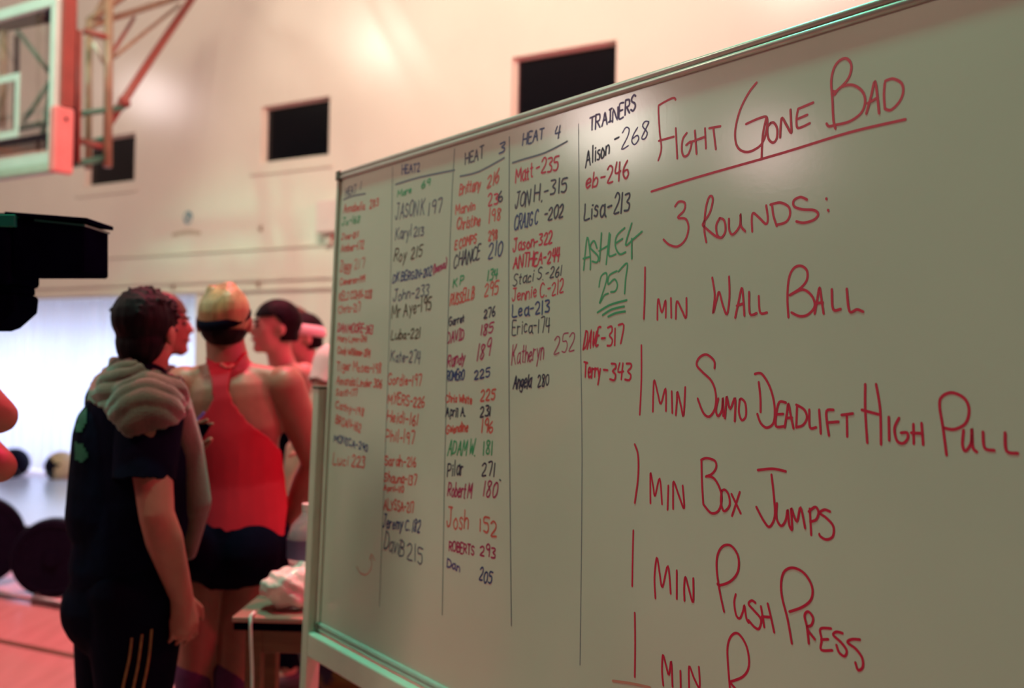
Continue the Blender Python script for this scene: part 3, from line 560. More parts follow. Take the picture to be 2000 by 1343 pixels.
# heat 1
for a in ((671, 415, 712, 408, 15, 'Annabella', 'p'), (722, 406, 739, 401, 15, '283', 'p'), (668, 440, 702, 434, 13, 'Jo-168', 'g'), (667, 468, 700, 462, 11, 'Joe-211', 'p'), (666, 492, 710, 484, 14, 'Amber-172', 'p'), (664, 530, 686, 526, 18, 'Ziggy', 'p'), (692, 525, 712, 521, 17, '217', 'f'),
          (664, 556, 712, 550, 12, 'Cameron-199', 'p'), (662, 586, 726, 581, 15, 'KELI COHN-228', 'p'), (661, 611, 704, 608, 15, 'Chris-217', 'p'), (659, 648, 727, 651, 17, 'DAN MOORE-363', 'r'), (659, 666, 716, 667, 11, 'Mary Lynn-241', 'p'), (659, 689, 722, 697, 13, 'Cindy Williams-204', 'p'),
          (657, 722, 744, 728, 17, 'Tiger Moses-198', 'p'), (657, 750, 745, 757, 15, 'Amanda Linder 306', 'p'), (656, 771, 697, 774, 13, 'Scott-177', 'p'), (655, 796, 710, 812, 14, 'Cathy-198', 'p'), (655, 826, 704, 843, 15, 'BRIAN-162', 'p'), (652, 861, 718, 881, 14, 'MONICA-240', 'b'), (650, 905, 712, 913, 20, 'Luci 223', 'p')): T(*a)
ink('faint_smudge', [[(697, 1106), (704, 1118), (716, 1121), (726, 1106), (725, 1086)], [(722, 1092), (726, 1082), (732, 1094)]], 'f', .003)

# ------------------------------------------------------------------ basketball rig
D0 = 7.0
bd = hit(99, 320, P(99, 320, D0), V((0, 1, 0)))
# backboard plane parallel to the wall through the lower right corner
BC = P(102, 322, D0)
def hp(x, y, back=0.0): return hit(x, y, BC, WN) - WN*back
def lt(p): return (p-BC).dot(WD), p.z          # local coords (along wall, height)
t1, z0 = 0.0, BC.z
z1 = lt(hp(106, -12))[1]; TW = 1.8
rig = empty('basketball_backboard', BC-WD*TW/2, 'glass basketball backboard with pale frame, pink corner padding and steel bracing', 'backboard')
def bb(name, ta, tb, za, zb, oa, ob, m, bev=.004, par=None):
    bm = B(); c = BC+WD*((ta+tb)/2)+UP*((za+zb)/2-BC.z)-WN*((oa+ob)/2); add_box(bm, c, WD*(tb-ta)/2, WN*(ob-oa)/2, UP*(zb-za)/2)
    return obj(name, bm, m, par or rig, bevel=bev)
fw = .075
bb('frame_bar', -TW, 0, z0+.02, z0+.02+fw, 0, .04, M_bframe); bb('frame_bar', -TW, 0, z1-fw, z1, 0, .04, M_bframe)
bb('frame_bar', -.062, 0, z0+.02+fw, z1-fw, 0, .04, M_bframe); bb('frame_bar', -TW, -TW+.062, z0+.02+fw, z1-fw, 0, .04, M_bframe)
bb('glass_pane', -TW+.062, -.062, z0+.02+fw, z1-fw, .014, .024, M_glass, 0)
# target rectangle
ta, za = lt(hp(33, 266)); tb_, zb = lt(hp(33, 141)); ts = -TW-ta
for q in ((ts, ta, za, za+.05), (ts, ta, zb-.05, zb), (ta-.05, ta, za+.05, zb-.05), (ts, ts+.05, za+.05, zb-.05)): bb('target_line', *q, .008, .0135, M_bframe, 0)
pd = bb('edge_pad', -.02, .05, z0-.05, lt(hp(118, 205))[1], -.02, .13, M_padpink, .015)
bb('edge_pad', -TW-.05, -TW+.02, z0-.05, lt(hp(118, 205))[1], -.02, .13, M_padpink, .015)
bb('bottom_pad', -TW+.02, -.02, z0-.05, z0+.018, -.015, .06, mat('grey_pad', (.42, .45, .38), .6, noise=((.36, .39, .33), 9, .3, .7, one)), .015)
bb('side_channel', .0, .03, lt(hp(118, 205))[1]+.01, z1, .04, .14, M_redsteel, .004)
bb('side_channel', -TW-.03, -TW, lt(hp(118, 205))[1]+.01, z1, .04, .14, M_redsteel, .004)
bb('screw', .0505, .054, lt(hp(118, 228))[1]-.012, lt(hp(118, 228))[1]+.012, .05, .075, M_black, 0)
def rp(x, y, k): return hit(x, y, BC-WN*k, WN)
def rt(name, pts, r, m=M_tube): return obj(name, tube([rp(*p) for p in pts], r, 10), m, rig, smooth=True)
rt('rear_post', [(138, -20, .30), (136, 322, .30)], .045, M_black); rt('rear_post', [(152, 60, .42), (150, 318, .42)], .028, M_redsteel)
rt('mast_tube', [(174, 40, .75), (172, 330, .75)], .026); rt('mast_tube', [(213, -20, .75), (210, 326, .75)], .034)
rt('mast_rung', [(163, 60, .6), (214, 75, .75)], .026, M_redsteel); rt('mast_rung', [(157, 275, .6), (208, 289, .75)], .026, M_redsteel)
rt('brace_tube', [(214, 238, .8), (300, 108, 1.6), (392, -28, 2.4)], .034, M_redsteel)
rt('brace_tube', [(176, 50, .75), (214, 38, 1.0), (370, -12, 2.4)], .028); rt('brace_tube', [(176, 50, .75), (214, -20, 1.2)], .024)
rt('brace_tube', [(158, 222, .5), (240, 210, .9)], .022, mat('green_steel', (.05, .16, .11), .45, noise=((.04, .12, .09), 9, .3, .7, one))); rt('brace_tube', [(136, 322, .35), (206, 309, .75)], .026, MATS['green_steel'])
rt('brace_tube', [(178, 278, .75), (206, 270, .75)], .022, MATS['green_steel'])
rt('brace_tube', [(216, 108, .8), (262, 35, 1.5)], .016, M_redsteel); rt('brace_tube', [(222, 112, .9), (350, 10, 2.2)], .016)
rt('brace_tube', [(182, 84, .75), (208, 132, .9)], .015, M_frame)
rt('brace_tube', [(240, 193, .9), (246, 205, .9)], .04, M_redsteel)
for p in ([(34, 60, .4), (96, 140, .5)], [(45, 240, .4), (98, 160, .5)], [(80, 280, .4), (100, 170, .5)]): rt('lattice_tube', p, .018, MATS['green_steel'])
rt('lattice_tube', [(-60, 60, .4), (100, 28, .4)], .06, M_black); rt('lattice_tube', [(36, 250, .4), (150, 228, .45)], .024, MATS['green_steel'])
rt('lattice_tube', [(-60, 300, .35), (135, 268, .35)], .06, M_black); rt('lattice_tube', [(8, 60, .4), (4, 250, .4)], .03, M_tube); rt('lattice_tube', [(33, 70, .45), (31, 250, .45)], .022, M_black)
# long brackets back to the wall and the rim on the court side
for x, y in ((213, -20), (174, 40)):
    a = rp(x, y, .75); a.z = max(a.z, a.z); bq = a-WN*((a-W0).dot(WN)-.02); bq.z = 6.2
    obj('wall_bracket', tube([a+UP*.0, bq], .03, 10), M_tube, rig, smooth=True)
rc = BC-WD*TW/2+WN*.36; rc.z = za-.02
rim = B(); pts = [rc+WD*(.225*math.cos(2*PI*k/24))+WN*(.225*math.sin(2*PI*k/24)) for k in range(25)]
add_tube(rim, pts, .010, 8, cap=False); obj('rim', rim, mat('orange_rim', (.8, .2, .04), .4), rig, smooth=True)
bm = B(); add_box(bm, rc-WN*.245-UP*.02, WD*.09, WN*.11, UP*.012); obj('rim_bracket', bm, MATS['orange_rim'], rig)
bm = B()
for k in range(12):
    a0 = 2*PI*k/12
    for sg in (-1, 1):
        q = []
        for j in range(5):
            a = a0+sg*j*PI/12; rr = .225-.022*j; q.append(rc+WD*(rr*math.cos(a))+WN*(rr*math.sin(a))-UP*(.1*j))
        add_tube(bm, q, .003, 4)
obj('net', bm, M_white, rig)

# ------------------------------------------------------------------ gym kit on the floor
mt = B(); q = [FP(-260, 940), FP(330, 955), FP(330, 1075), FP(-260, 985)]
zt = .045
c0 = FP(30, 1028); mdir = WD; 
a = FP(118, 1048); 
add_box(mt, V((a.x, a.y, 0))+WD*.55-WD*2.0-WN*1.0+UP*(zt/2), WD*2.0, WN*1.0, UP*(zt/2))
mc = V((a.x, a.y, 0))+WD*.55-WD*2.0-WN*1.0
tag(obj('floor_mat', mt, M_matrub, bevel=.008), 'thick pale blue-grey floor mat with shaded edge faces painted black, shining with daylight before the curtain', 'mat')
mat_o = bpy.data.objects['floor_mat']
bm = B(); add_box(bm, mc+WN*1.004+UP*(zt/2), WD*2.004, WN*.004, UP*(zt/2-.003)); obj('mat_edge_shade', bm, M_rubber, mat_o)  # black strips paint the shade of the less lit edge faces
bm = B(); add_box(bm, mc+WD*2.004+UP*(zt/2), WD*.004, WN*1.0, UP*(zt/2-.003)); obj('mat_edge_shade', bm, M_rubber, mat_o)
def ball(x, y, D, r, label, panel):
    c = P(x, y, D); c.z = r+.001
    e = empty('medicine_ball', V((c.x, c.y, 0)), label, 'ball')
    bm = B(); add_ell(bm, c, V((r, 0, 0)), V((0, r, 0)), V((0, 0, r)), 28, 18); obj('ball_body', bm, M_rubber if panel else M_rubber, e, smooth=True)
    ax = V((.35, -.5, .8)).normalized() if panel == 2 else V((.8, .3, .5)).normalized()
    a1, b1 = frame_of(ax); pp = [c+(a1*math.cos(2*PI*k/32)+b1*math.sin(2*PI*k/32))*(r*.995) for k in range(33)]
    obj('seam', tube(pp, .005, 6, cap=False), M_steel, e, smooth=True)
    if panel == 2:
        for axp, hh in ((V((.35, -.3, 1)).normalized(), .62), (V((.75, -.75, -.55)).normalized(), .70)):
            bm = B(); add_ell(bm, c, V((r*1.012, 0, 0)), V((0, r*1.012, 0)), V((0, 0, r*1.012)), 32, 20)
            bmesh.ops.delete(bm, geom=[f for f in bm.faces if (f.calc_center_median()-c).normalized().dot(axp) < hh], context='FACES')
            obj('tan_panel', bm, M_ball, e, smooth=True)
ball(28, 888, 11.6, .17, 'plain dark medicine ball by the curtain at the left edge', 1)
ball(119, 903, 11.3, .17, 'dark medicine ball with tan panels beside the man with the towel', 2)
# plates and bar
def plate(x, y, D, R, yaw, label, wdt=.09):
    c = P(x, y, D); c.z = R+.002
    ax = V((math.cos(yaw), math.sin(yaw), 0)); e = empty('bumper_plate', V((c.x, c.y, 0)), label, 'weight plate')
    bm = B(); rr = [(.0, R*.97), (.12, R), (.88, R), (1., R*.97)]
    add_tube(bm, [c+ax*(wdt*(t-.5)) for t, _ in rr], [r for _, r in rr], 48); obj('plate_body', bm, M_rubber, e, bevel=0)
    for sg in (-1, 1):
        pr = B(); pp = [c+ax*(sg*wdt*.5)+(UP*math.cos(2*PI*k/36)+ax.cross(UP)*math.sin(2*PI*k/36))*R*.86 for k in range(37)]
        add_tube(pr, pp, .006, 6, cap=False); obj('raised_rim', pr, M_rubber, e, smooth=True)
        obj('hub', tube([c+ax*(sg*wdt*.5), c+ax*(sg*(wdt*.5+.012))], .045, 20), M_rubber, e)
    return c, ax
c1, ax1 = plate(104, 1108, 6.02, .225, math.radians(-75), 'upright black bumper plate touching the man with the towel', .13)
c2, ax2 = plate(-45, 1075, 6.25, .272, math.radians(-64), 'larger black bumper plate cut off by the left edge', .11)
a, b_ = FP(-160, 1140), FP(118, 1188)
dr = (b_-a).normalized(); a.z = b_.z = .026
bar = empty('barbell', V(((a.x+b_.x)/2, (a.y+b_.y)/2, 0)), 'bare steel barbell lying on the floor before the black plates', 'barbell')
obj('shaft', tube([a-dr*.9, b_-dr*.2], .014, 10), M_steel, bar, smooth=True); obj('sleeve', tube([b_-dr*.2, b_-dr*.19, b_+dr*.2], [.036, .025, .025], 14), M_steel, bar, smooth=True)
obj('sleeve', tube([a-dr*.9, a-dr*.91, a-dr*1.3], [.036, .025, .025], 14), M_steel, bar, smooth=True)

# ------------------------------------------------------------------ table behind the board
ZT = .78
tA = hit(452, 1204, V((0, 0, ZT)), UP); 
tu = V((1, -.03, 0)).normalized(); tv = V((.03, 1, 0))
tbl = empty('folding_table', V((tA.x+.5, tA.y+.12, 0)), 'brown wooden table with pale top standing behind the whiteboard post', 'table')
def tb(name, u0, u1, v0, v1, za, zb, m, bev=.003):
    bm = B(); o = V((tA.x, tA.y, 0)); add_box(bm, o+tu*((u0+u1)/2)+tv*((v0+v1)/2)+UP*((za+zb)/2), tu*(u1-u0)/2, tv*(v1-v0)/2, UP*(zb-za)/2); return obj(name, bm, m, tbl, bevel=bev)
TLn, TDp = .62, .24
tb('tabletop', 0, TLn, 0, TDp, ZT-.014, ZT, M_tabletop, .004); tb('edge_strip', .004, TLn-.004, .004, TDp-.004, ZT-.034, ZT-.0145, M_black)
tb('apron', .045, TLn-.045, .03, .05, ZT-.095, ZT-.035, M_wood); tb('apron', .045, TLn-.045, TDp-.05, TDp-.03, ZT-.095, ZT-.035, M_wood)
for u0 in (.028, TLn-.068):
    for v0 in (.025, TDp-.065): tb('leg', u0, u0+.04, v0, v0+.04, 0, ZT-.036, M_wood)
# cord hanging from the table corner
cp = [tA+tu*x+tv*(-.008)+UP*z for x, z in ((.05, -.02), (.052, -.06), (.056, -.12), (.058, -.18), (.05, -.235), (.034, -.275), (.02, -.30))]
tag(obj('hanging_cord', tube([cp[0]+tv*.03+UP*.026, cp[0]+UP*.026]+cp, .0045, 8), M_white, None, smooth=True), 'thin white cord dangling over the table corner', 'cord')
# plastic bag with cloth on the table
def onT(u, v, z=0): return V((tA.x, tA.y, ZT+z))+tu*u+tv*v
X3, Y3, Z3 = V((1, 0, 0)), V((0, 1, 0)), V((0, 0, 1))
bg_ = [('e', onT(.12, .09, .052), X3*.072, Y3*.06, Z3*.050), ('e', onT(.17, .13, .060), X3*.065, Y3*.07, Z3*.058), ('c', onT(.08, .11, .03), onT(.145, .12, .098), .022, .014), ('c', onT(.145, .12, .095), onT(.215, .13, .045), .016, .022),
       ('c', onT(.10, .08, .02), onT(.15, .07, .055), .018, .02), ('e', onT(.215, .12, .035), X3*.05, Y3*.06, Z3*.033), ('c', onT(.055, .10, .055), onT(.085, .11, .062), .01, .02)]
tag(blob('plastic_bag', bg_, .006, mat('bag_plastic', (.85, .80, .76), .3, noise=((.72, .62, .58), 22, .35, .65, one), bump=(30, .9, one)), None, 2, disp=lambda p: .006*math.sin(p.x*95+p.z*60)*math.sin(p.y*70+p.z*110)+.005*math.sin(p.x*40-p.z*90)), 'crumpled pale plastic bag on the table beside the whiteboard post', 'bag').location.z += .006
bt = empty('water_bottle', onT(.145, .185), 'clear plastic water bottle standing on the table behind the bag', 'bottle')
prof = [(0, .052), (.02, .056), (.09, .054), (.10, .050), (.11, .054), (.17, .055), (.20, .045), (.225, .022), (.235, .018)]
bm = B(); add_tube(bm, [onT(.145, .185, h) for h, _ in prof], [r for _, r in prof], 20); obj('bottle_body', bm, M_plastic, bt, smooth=True)
obj('cap', tube([onT(.145, .185, .2355), onT(.145, .185, .255)], .019, 16), M_white, bt)
obj('label_band', tube([onT(.145, .185, .115), onT(.145, .185, .165)], .0565, 24, cap=False), mat('bottle_label', (.10, .08, .16), .4), bt, smooth=True)
bt = empty('water_bottle', onT(.29, .17), 'clear plastic water bottle half hidden behind the board post', 'bottle')
bm = B(); add_tube(bm, [onT(.29, .17, h) for h, _ in prof], [r for _, r in prof], 20); obj('bottle_body', bm, M_plastic, bt, smooth=True)
obj('cap', tube([onT(.29, .17, .2355), onT(.29, .17, .255)], .019, 16), M_white, bt)
# camouflage kit bag on the floor behind the board's lower edge
cc = P(735, 1330, 3.25)
kb = empty('kit_bag', V((cc.x+.10, cc.y, 0)), 'dark camouflage kit bag stacked on the chair behind the whiteboard', 'bag')
cy = kb.location
blob('bag_body', [('c', cy+V((-.20, 0, .52)), cy+V((.30, 0, .50)), .15, .16), ('c', cy+V((-.15, 0, .60)), cy+V((.2, .02, .58)), .10, .09), ('c', cy+V((-.22, -.08, .45)), cy+V((.2, -.1, .44)), .06, .07)], .014, M_camo, kb, 4)
obj('carry_handle', tube([cy+V((-.12, -.1, .64)), cy+V((-.06, -.12, .70)), cy+V((.08, -.12, .70)), cy+V((.14, -.1, .63))], .012, 8), M_blackcloth, kb, smooth=True)
ch = empty('stool', V((cy.x, cy.y, 0)), 'plain dark stool under the camouflage bag behind the whiteboard', 'stool')
bm = B(); add_box(bm, V((cy.x+.03, cy.y, .335)), X3*.27, Y3*.17, Z3*.017); obj('seat', bm, M_wood, ch, bevel=.006)
for sx in (-.2, .26):
    for sy in (-.13, .13): obj('leg', tube([V((cy.x+sx, cy.y+sy, .318)), V((cy.x+sx, cy.y+sy, 0))], .015, 8), M_wood, ch)

# ------------------------------------------------------------------ people
class Fig:
    """skeleton in world space; ex = person's right, ef = facing, built from base position, yaw and height"""
    def __init__(s, base, yaw, H, build=1.0):
        s.base = V((base[0], base[1], 0)); s.ef = V((math.sin(yaw), math.cos(yaw), 0)); s.ex = V((math.cos(yaw), -math.sin(yaw), 0)); s.H = H; k = H/1.7; s.k = k; s.b = build
        L = lambda r, f, u: s.base+s.ex*r*k+s.ef*f*k+UP*u*k
        s.L = L
        s.j = dict(head=L(0, .02, 1.585), neckt=L(0, .0, 1.50), neckb=L(0, -.015, 1.40), chest=L(0, 0, 1.25), belly=L(0, .01, 1.06), pelvis=L(0, 0, .93),
            shR=L(.175, -.01, 1.375), shL=L(-.175, -.01, 1.375), elR=L(.24, -.02, 1.09), elL=L(-.24, -.02, 1.09), wrR=L(.25, .04, .84), wrL=L(-.25, .04, .84),
            hipR=L(.09, 0, .88), hipL=L(-.09, 0, .88), knR=L(.10, .01, .48), knL=L(-.10, .01, .48), anR=L(.10, -.01, .09), anL=L(-.10, -.01, .09))
        s.hf = s.ef.copy(); s.hx = s.ex.copy(); s.hu = UP.copy()      # head axes
    def set(s, **k):
        for a, v in k.items(): s.j[a] = V(v)
    def head_yaw(s, yaw, pitch=0):
        s.hf = V((math.sin(yaw), math.cos(yaw), 0)); s.hx = V((math.cos(yaw), -math.sin(yaw), 0)); s.hu = UP.copy()
        if pitch:
            s.hf, s.hu = (s.hf*math.cos(pitch)+UP*math.sin(pitch)), (UP*math.cos(pitch)-s.hf*math.sin(pitch))
    def head_prims(s, k=1.0):
        c = s.j['head']; x, f, u = s.hx*k, s.hf*k, s.hu*k
        A = lambda a, b, d: c+x*a+f*b+u*d
        return [('e', A(0, -.008, .028), x*.075, f*.094, u*.085), ('e', A(0, .026, -.045), x*.056, f*.062, u*.066), ('e', A(0, .05, -.01), x*.058, f*.045, u*.06),
                ('c', A(0, .088, .012), A(0, .108, -.018), .010*k, .014*k), ('c', A(-.03, .082, .025), A(.03, .082, .025), .012*k, .012*k), ('c', A(0, .078, -.088), A(0, .072, -.094), .022*k, .02*k), ('c', A(-.018, .09, -.05), A(.018, .09, -.05), .011*k, .011*k),
                ('e', A(.077, -.006, -.008), x*.010, f*.018, u*.032), ('e', A(-.077, -.006, -.008), x*.010, f*.018, u*.032)]
    def face(s, root, k=1.0):
        c = s.j['head']; x, f, u = s.hx*k, s.hf*k, s.hu*k
        for sg in (-1, 1):
            bm = B(); add_ell(bm, c+x*(.031*sg)+f*.0905+u*.008, x*.013, f*.007, u*.0075, 10, 8); obj('eye', bm, M_eye, root, smooth=True)
            bm = B(); add_caps(bm, c+x*(.017*sg)+f*.095+u*.028, c+x*(.044*sg)+f*.086+u*.03, .005, .004); obj('eyebrow', bm, M_hairdk, root, smooth=True)
        bm = B(); add_caps(bm, c-x*.02+f*.098-u*.052, c+x*.02+f*.098-u*.052, .0055, .0055); obj('mouth', bm, M_lip, root, smooth=True)
    def hand(s, side, curl=.6, grip=None):
        j = s.j; w_, e_ = j['wr'+side], j['el'+side]; d = (w_-e_).normalized() if grip is None else V(grip).normalized()
        sg = 1 if side == 'R' else -1
        fw_ = s.ef-d*s.ef.dot(d); fw_ = fw_.normalized() if fw_.length > .2 else (UP-d*UP.dot(d)).normalized()
        inn = d.cross(fw_).normalized()
        if inn.dot(s.ex)*sg > 0: inn = -inn            # palm normal points to the body
        k = s.k; pr = [('c', w_+d*.005, w_+d*.075*k, .024*k, .030*k, fw_, 1.25), ('c', w_-d*.02, w_+d*.03, .023*k, .026*k, fw_, 1.2)]
        kn = w_+d*.082*k
        for i, ln in enumerate((.068, .076, .071, .056)):
            p0 = kn+fw_*((.032-.0215*i)*k)-d*(.004*abs(i-1))*k; a = curl*.5
            p1 = p0+(d*math.cos(a)+inn*math.sin(a))*(ln*.5*k); p2 = p1+(d*math.cos(a*2.6)+inn*math.sin(a*2.6))*(ln*.5*k)
            pr += [('c', p0-d*.02, p1, .0085*k, .0078*k, None, 1., 8), ('c', p1, p2, .0078*k, .0068*k, None, 1., 8)]
        t0 = w_+d*.02*k+fw_*.026*k; t1 = t0+(d*.7+fw_*.6+inn*.25).normalized()*.038*k; t2 = t1+(d*.9+fw_*.15+inn*.35).normalized()*.032*k
        pr += [('c', t0, t1, .012*k, .0105*k, None, 1., 8), ('c', t1, t2, .0105*k, .009*k, None, 1., 8)]
        return pr
    def torso(s, g=0.0, w=1.0, belly=1.0):
        j, k = s.j, s.k; ax = (j['shR']-j['shL']).normalized(); up = (j['neckb']-j['chest']).normalized(); R = lambda v: v*k*w+g
        hx = (j['hipR']-j['hipL']).normalized()
        return [('c', j['chest']+up*.06*k, j['chest']-up*.04*k, R(.098), R(.098), ax, 1.42), ('c', j['chest']-up*.04*k, j['belly'], R(.098), R(.092*belly), ax, 1.34), ('c', j['belly'], j['pelvis'], R(.092*belly), R(.105), hx, 1.38),
                ('c', j['shL'], j['shR'], R(.050), R(.050)), ('c', j['neckb']-up*.03*k, j['shR'].lerp(j['neckb'], .25), R(.052), R(.044)), ('c', j['neckb']-up*.03*k, j['shL'].lerp(j['neckb'], .25), R(.052), R(.044)), ('c', j['chest']+up*.05*k, j['neckb']-up*.02, R(.085), R(.055), ax, 1.5)]
    def glutes(s, g=0.0, w=1.0):
        j, k = s.j, s.k; R = lambda v: v*k*w+g
        return [('e', j[h]-s.ef*.055*k+UP*.0, s.ex*R(.080), s.ef*R(.075), UP*R(.085)) for h in ('hipR', 'hipL')]+[('c', j['hipL'], j['hipR'], R(.098), R(.098))]
    def arm(s, side, g=0.0, t0=0., t1=1., w=1.):
        j, k = s.j, s.k; a, b, c = j['sh'+side], j['el'+side], j['wr'+side]; R = lambda v: v*k*w+g
        q = [('c', a, a.lerp(b, .35), R(.056), R(.050)), ('c', a.lerp(b, .3), b, R(.050), R(.040))]
        if t1 > 1: q += [('c', b, b.lerp(c, .3), R(.040), R(.043)), ('c', b.lerp(c, .3), c, R(.043), R(.027))]
        return q
    def leg(s, side, g=0.0, lo=2, w=1.):
        j, k = s.j, s.k; a, b, c = j['hip'+side], j['kn'+side], j['an'+side]; R = lambda v: v*k*w+g
        q = [('c', a, a.lerp(b, .45), R(.088), R(.078)), ('c', a.lerp(b, .45), b, R(.078), R(.055))]
        if lo > 1: q += [('c', b, b.lerp(c, .3)-s.ef*.015*k, R(.055), R(.058)), ('c', b.lerp(c, .3)-s.ef*.015*k, c, R(.058), R(.036))]
        return q
    def body(s, root, m, vox, hands=True, w=1., tw=1., curlR=.6, curlL=.6, gripR=None, gripL=None, hk=1.0, neck=.054):
        j = s.j; p = s.torso(0, tw)+s.glutes(0, tw)
        for sd in 'RL': p += s.arm(sd, 0, t1=2, w=w)+s.leg(sd, 0, w=w)+[('c', j['an'+sd], j['an'+sd]+s.ef*.12*s.k-UP*.045*s.k, .036*s.k, .03*s.k)]
        p += [('c', j['neckb'], j['neckt'], neck*1.12*s.k, neck*s.k), ('c', j['neckt'], j['head']-s.hf*.01, neck*s.k, neck*s.k)]+s.head_prims(hk)
        if hands: p += s.hand('R', curlR, gripR)+s.hand('L', curlL, gripL)
        return blob('body', p, vox, m, root, 3)
    def shoes(s, root):
        for sd in 'RL':
            a = s.j['an'+sd]; a0 = V((a.x, a.y, 0))
            bm = B(); add_caps(bm, a0-s.ef*.045*s.k+UP*.052, a0+s.ef*.15*s.k+UP*.045, .045, .042, s.ex, 1.05); 
            for v in bm.verts:
                if v.co.z < .012: v.co.z = .001
            obj('shoe', bm, M_shoe, root, smooth=True)
def hair_cap(s, root, m, k=1.0, vox=.007, extra=(), front=.045, low=-.02, nape=-.075, th=.010, top=0.0):
    c = s.j['head']; x, f, u = s.hx, s.hf, s.hu
    pr = [('e', c+f*(-.010)*k+u*.031*k, x*(.075*k+th), f*(.094*k+th), u*(.085*k+th+top)), ('e', c-f*.038*k-u*.03*k, x*(.060*k+th), f*(.052*k+th), u*(.060*k+th))]+list(extra)
    def mk(p):
        q = p-c; a, b, d = q.dot(x), q.dot(f), q.dot(u)
        if b > .0*k: return d > (.045*k if b > front*k else low*k+.045*k*max(0, b)/(.045*k) + .02*k)
        return d > nape*k
    return blob('hair', pr, vox, m, root, 3, mask=mk, solid=-.004)

from mathutils.bvhtree import BVHTree
def bvh_of(o):
    bm = B(); bm.from_mesh(o.data); t = BVHTree.FromBMesh(bm); return t, bm
def on_surface(tree, x, y, off):
    d = ray(x, y).normalized(); r_ = tree.ray_cast(CC, d)
    if not r_[0]: return None, None
    n = r_[1].normalized()
    if n.dot(d) > 0: n = -n
    return r_[0]+n*off, n
def surf_ribbon(name, tree, pts, wid, m, parent, off=.008):
    bm = B(); pr = None; prev = None
    pp = smooth_path(pts, 6); P3 = []
    for q in pp:
        a, n = on_surface(tree, q[0], q[1], off)
        if a: P3.append((a, n))
    for i, (a, n) in enumerate(P3):
        d = (P3[min(i+1, len(P3)-1)][0]-P3[max(i-1, 0)][0]).normalized(); s_ = n.cross(d).normalized()
        v = (bm.verts.new(a+s_*wid/2), bm.verts.new(a-s_*wid/2))
        if pr: bm.faces.new((pr[0], v[0], v[1], pr[1]))
        pr = v
    o = obj(name, bm, m, parent, smooth=True); s = o.modifiers.new('s', 'SOLIDIFY'); s.thickness = .0015; s.offset = 0; return o
# ---- woman in the red tank top (seen from behind)
Y1 = 2.9
W = lambda x, y, d=0.0: P(x, y, Y1+d)
g = Fig((W(445, 1000).x, Y1), math.radians(3), 1.63)
g.set(head=W(438, 627), neckt=W(440, 672), neckb=W(447, 716, .0), chest=W(458, 815), belly=W(460, 945), pelvis=W(462, 1045), shL=W(360, 752), shR=W(556, 752), elR=W(618, 905, .05), wrR=W(563, 1018, .10),
      elL=W(318, 930, .0), wrL=W(330, 1080, .05), hipL=W(412, 1062), hipR=W(500, 1070), knL=W(384, 1345), knR=W(458, 1345))
for a in 'LR': q = g.j['kn'+a]; g.j['an'+a] = V((q.x, q.y+.02, .09))
g.head_yaw(math.radians(-14))
wm = empty('person', V((g.j['pelvis'].x, Y1, 0)), 'woman with blond pinned-up hair in a red racerback top, hand on hip, seen from behind', 'person')
g.body(wm, M_skin, .007, w=1.05, tw=.98, gripR=(-.8, .45, -.35), curlR=.5, neck=.056, hk=.9)
g.face(wm, .9); g.shoes(wm)
# top : follows the torso, flares at the hem, cut to a racerback
TANK = [(396, 676), (405, 715), (414, 748), (415, 780), (398, 812), (360, 838), (330, 850), (330, 1038), (372, 1046), (470, 1068), (541, 1087), (552, 1060), (560, 990), (548, 880), (524, 852), (484, 822), (457, 785), (446, 753), (453, 722), (494, 680), (480, 670), (462, 708), (420, 708), (408, 672)]
def tmask(p):
    x, y = proj(p); return inpoly(x, y, TANK)
ax = g.ex
tk = g.torso(.013, .98)+[('c', W(462, 940), W(458, 1055), .098, .112, ax, 1.25), ('c', W(458, 1040), W(456, 1085), .110, .118, ax, 1.22)]
blob('tank_top', tk, .006, M_red, wm, 5, mask=tmask, solid=.004)
# piping along the strap edges and the purple bra strap
def surf(x, y, dd): return W(x, y, dd)
shp = g.glutes(.012, 1.0)+[('c', W(455, 1045), W(455, 1080), .115, .118, ax, 1.22), ('c', g.j['hipR'], W(478, 1128), .098, .072), ('c', g.j['hipL'], W(400, 1128), .098, .068)]
blob('shorts', shp, .007, M_blackcloth, wm, 4, mask=lambda p: proj(p)[1] < 1150, solid=.004)
for sd in 'RL':
    a, b_ = g.j['kn'+sd], g.j['an'+sd]; st = a.lerp(b_, -.14)
    blob('knee_sock', [('c', st, a, .062, .060), ('c', a, a.lerp(b_, .3)-g.ef*.015, .060, .062), ('c', a.lerp(b_, .3)-g.ef*.015, b_, .062, .040)], .008, M_sock, wm, 3)
bw_, _b3 = bvh_of([o for o in wm.children if o.name.startswith('tank_top')][0])
bs_, _b4 = bvh_of([o for o in wm.children if o.name.startswith('body')][0])
M_pipe = mat('pink_piping', (.62, .22, .18), .8, noise=((.5, .16, .13), 20, .3, .7, one))
for pts in ([(412, 692), (426, 706), (446, 722)], [(488, 692), (470, 706), (447, 722)]): surf_ribbon('strap_piping', bw_, pts, .009, M_pipe, wm)
surf_ribbon('bra_strap', bs_, [(404, 806), (390, 822), (372, 836)], .014, M_reddk, wm)
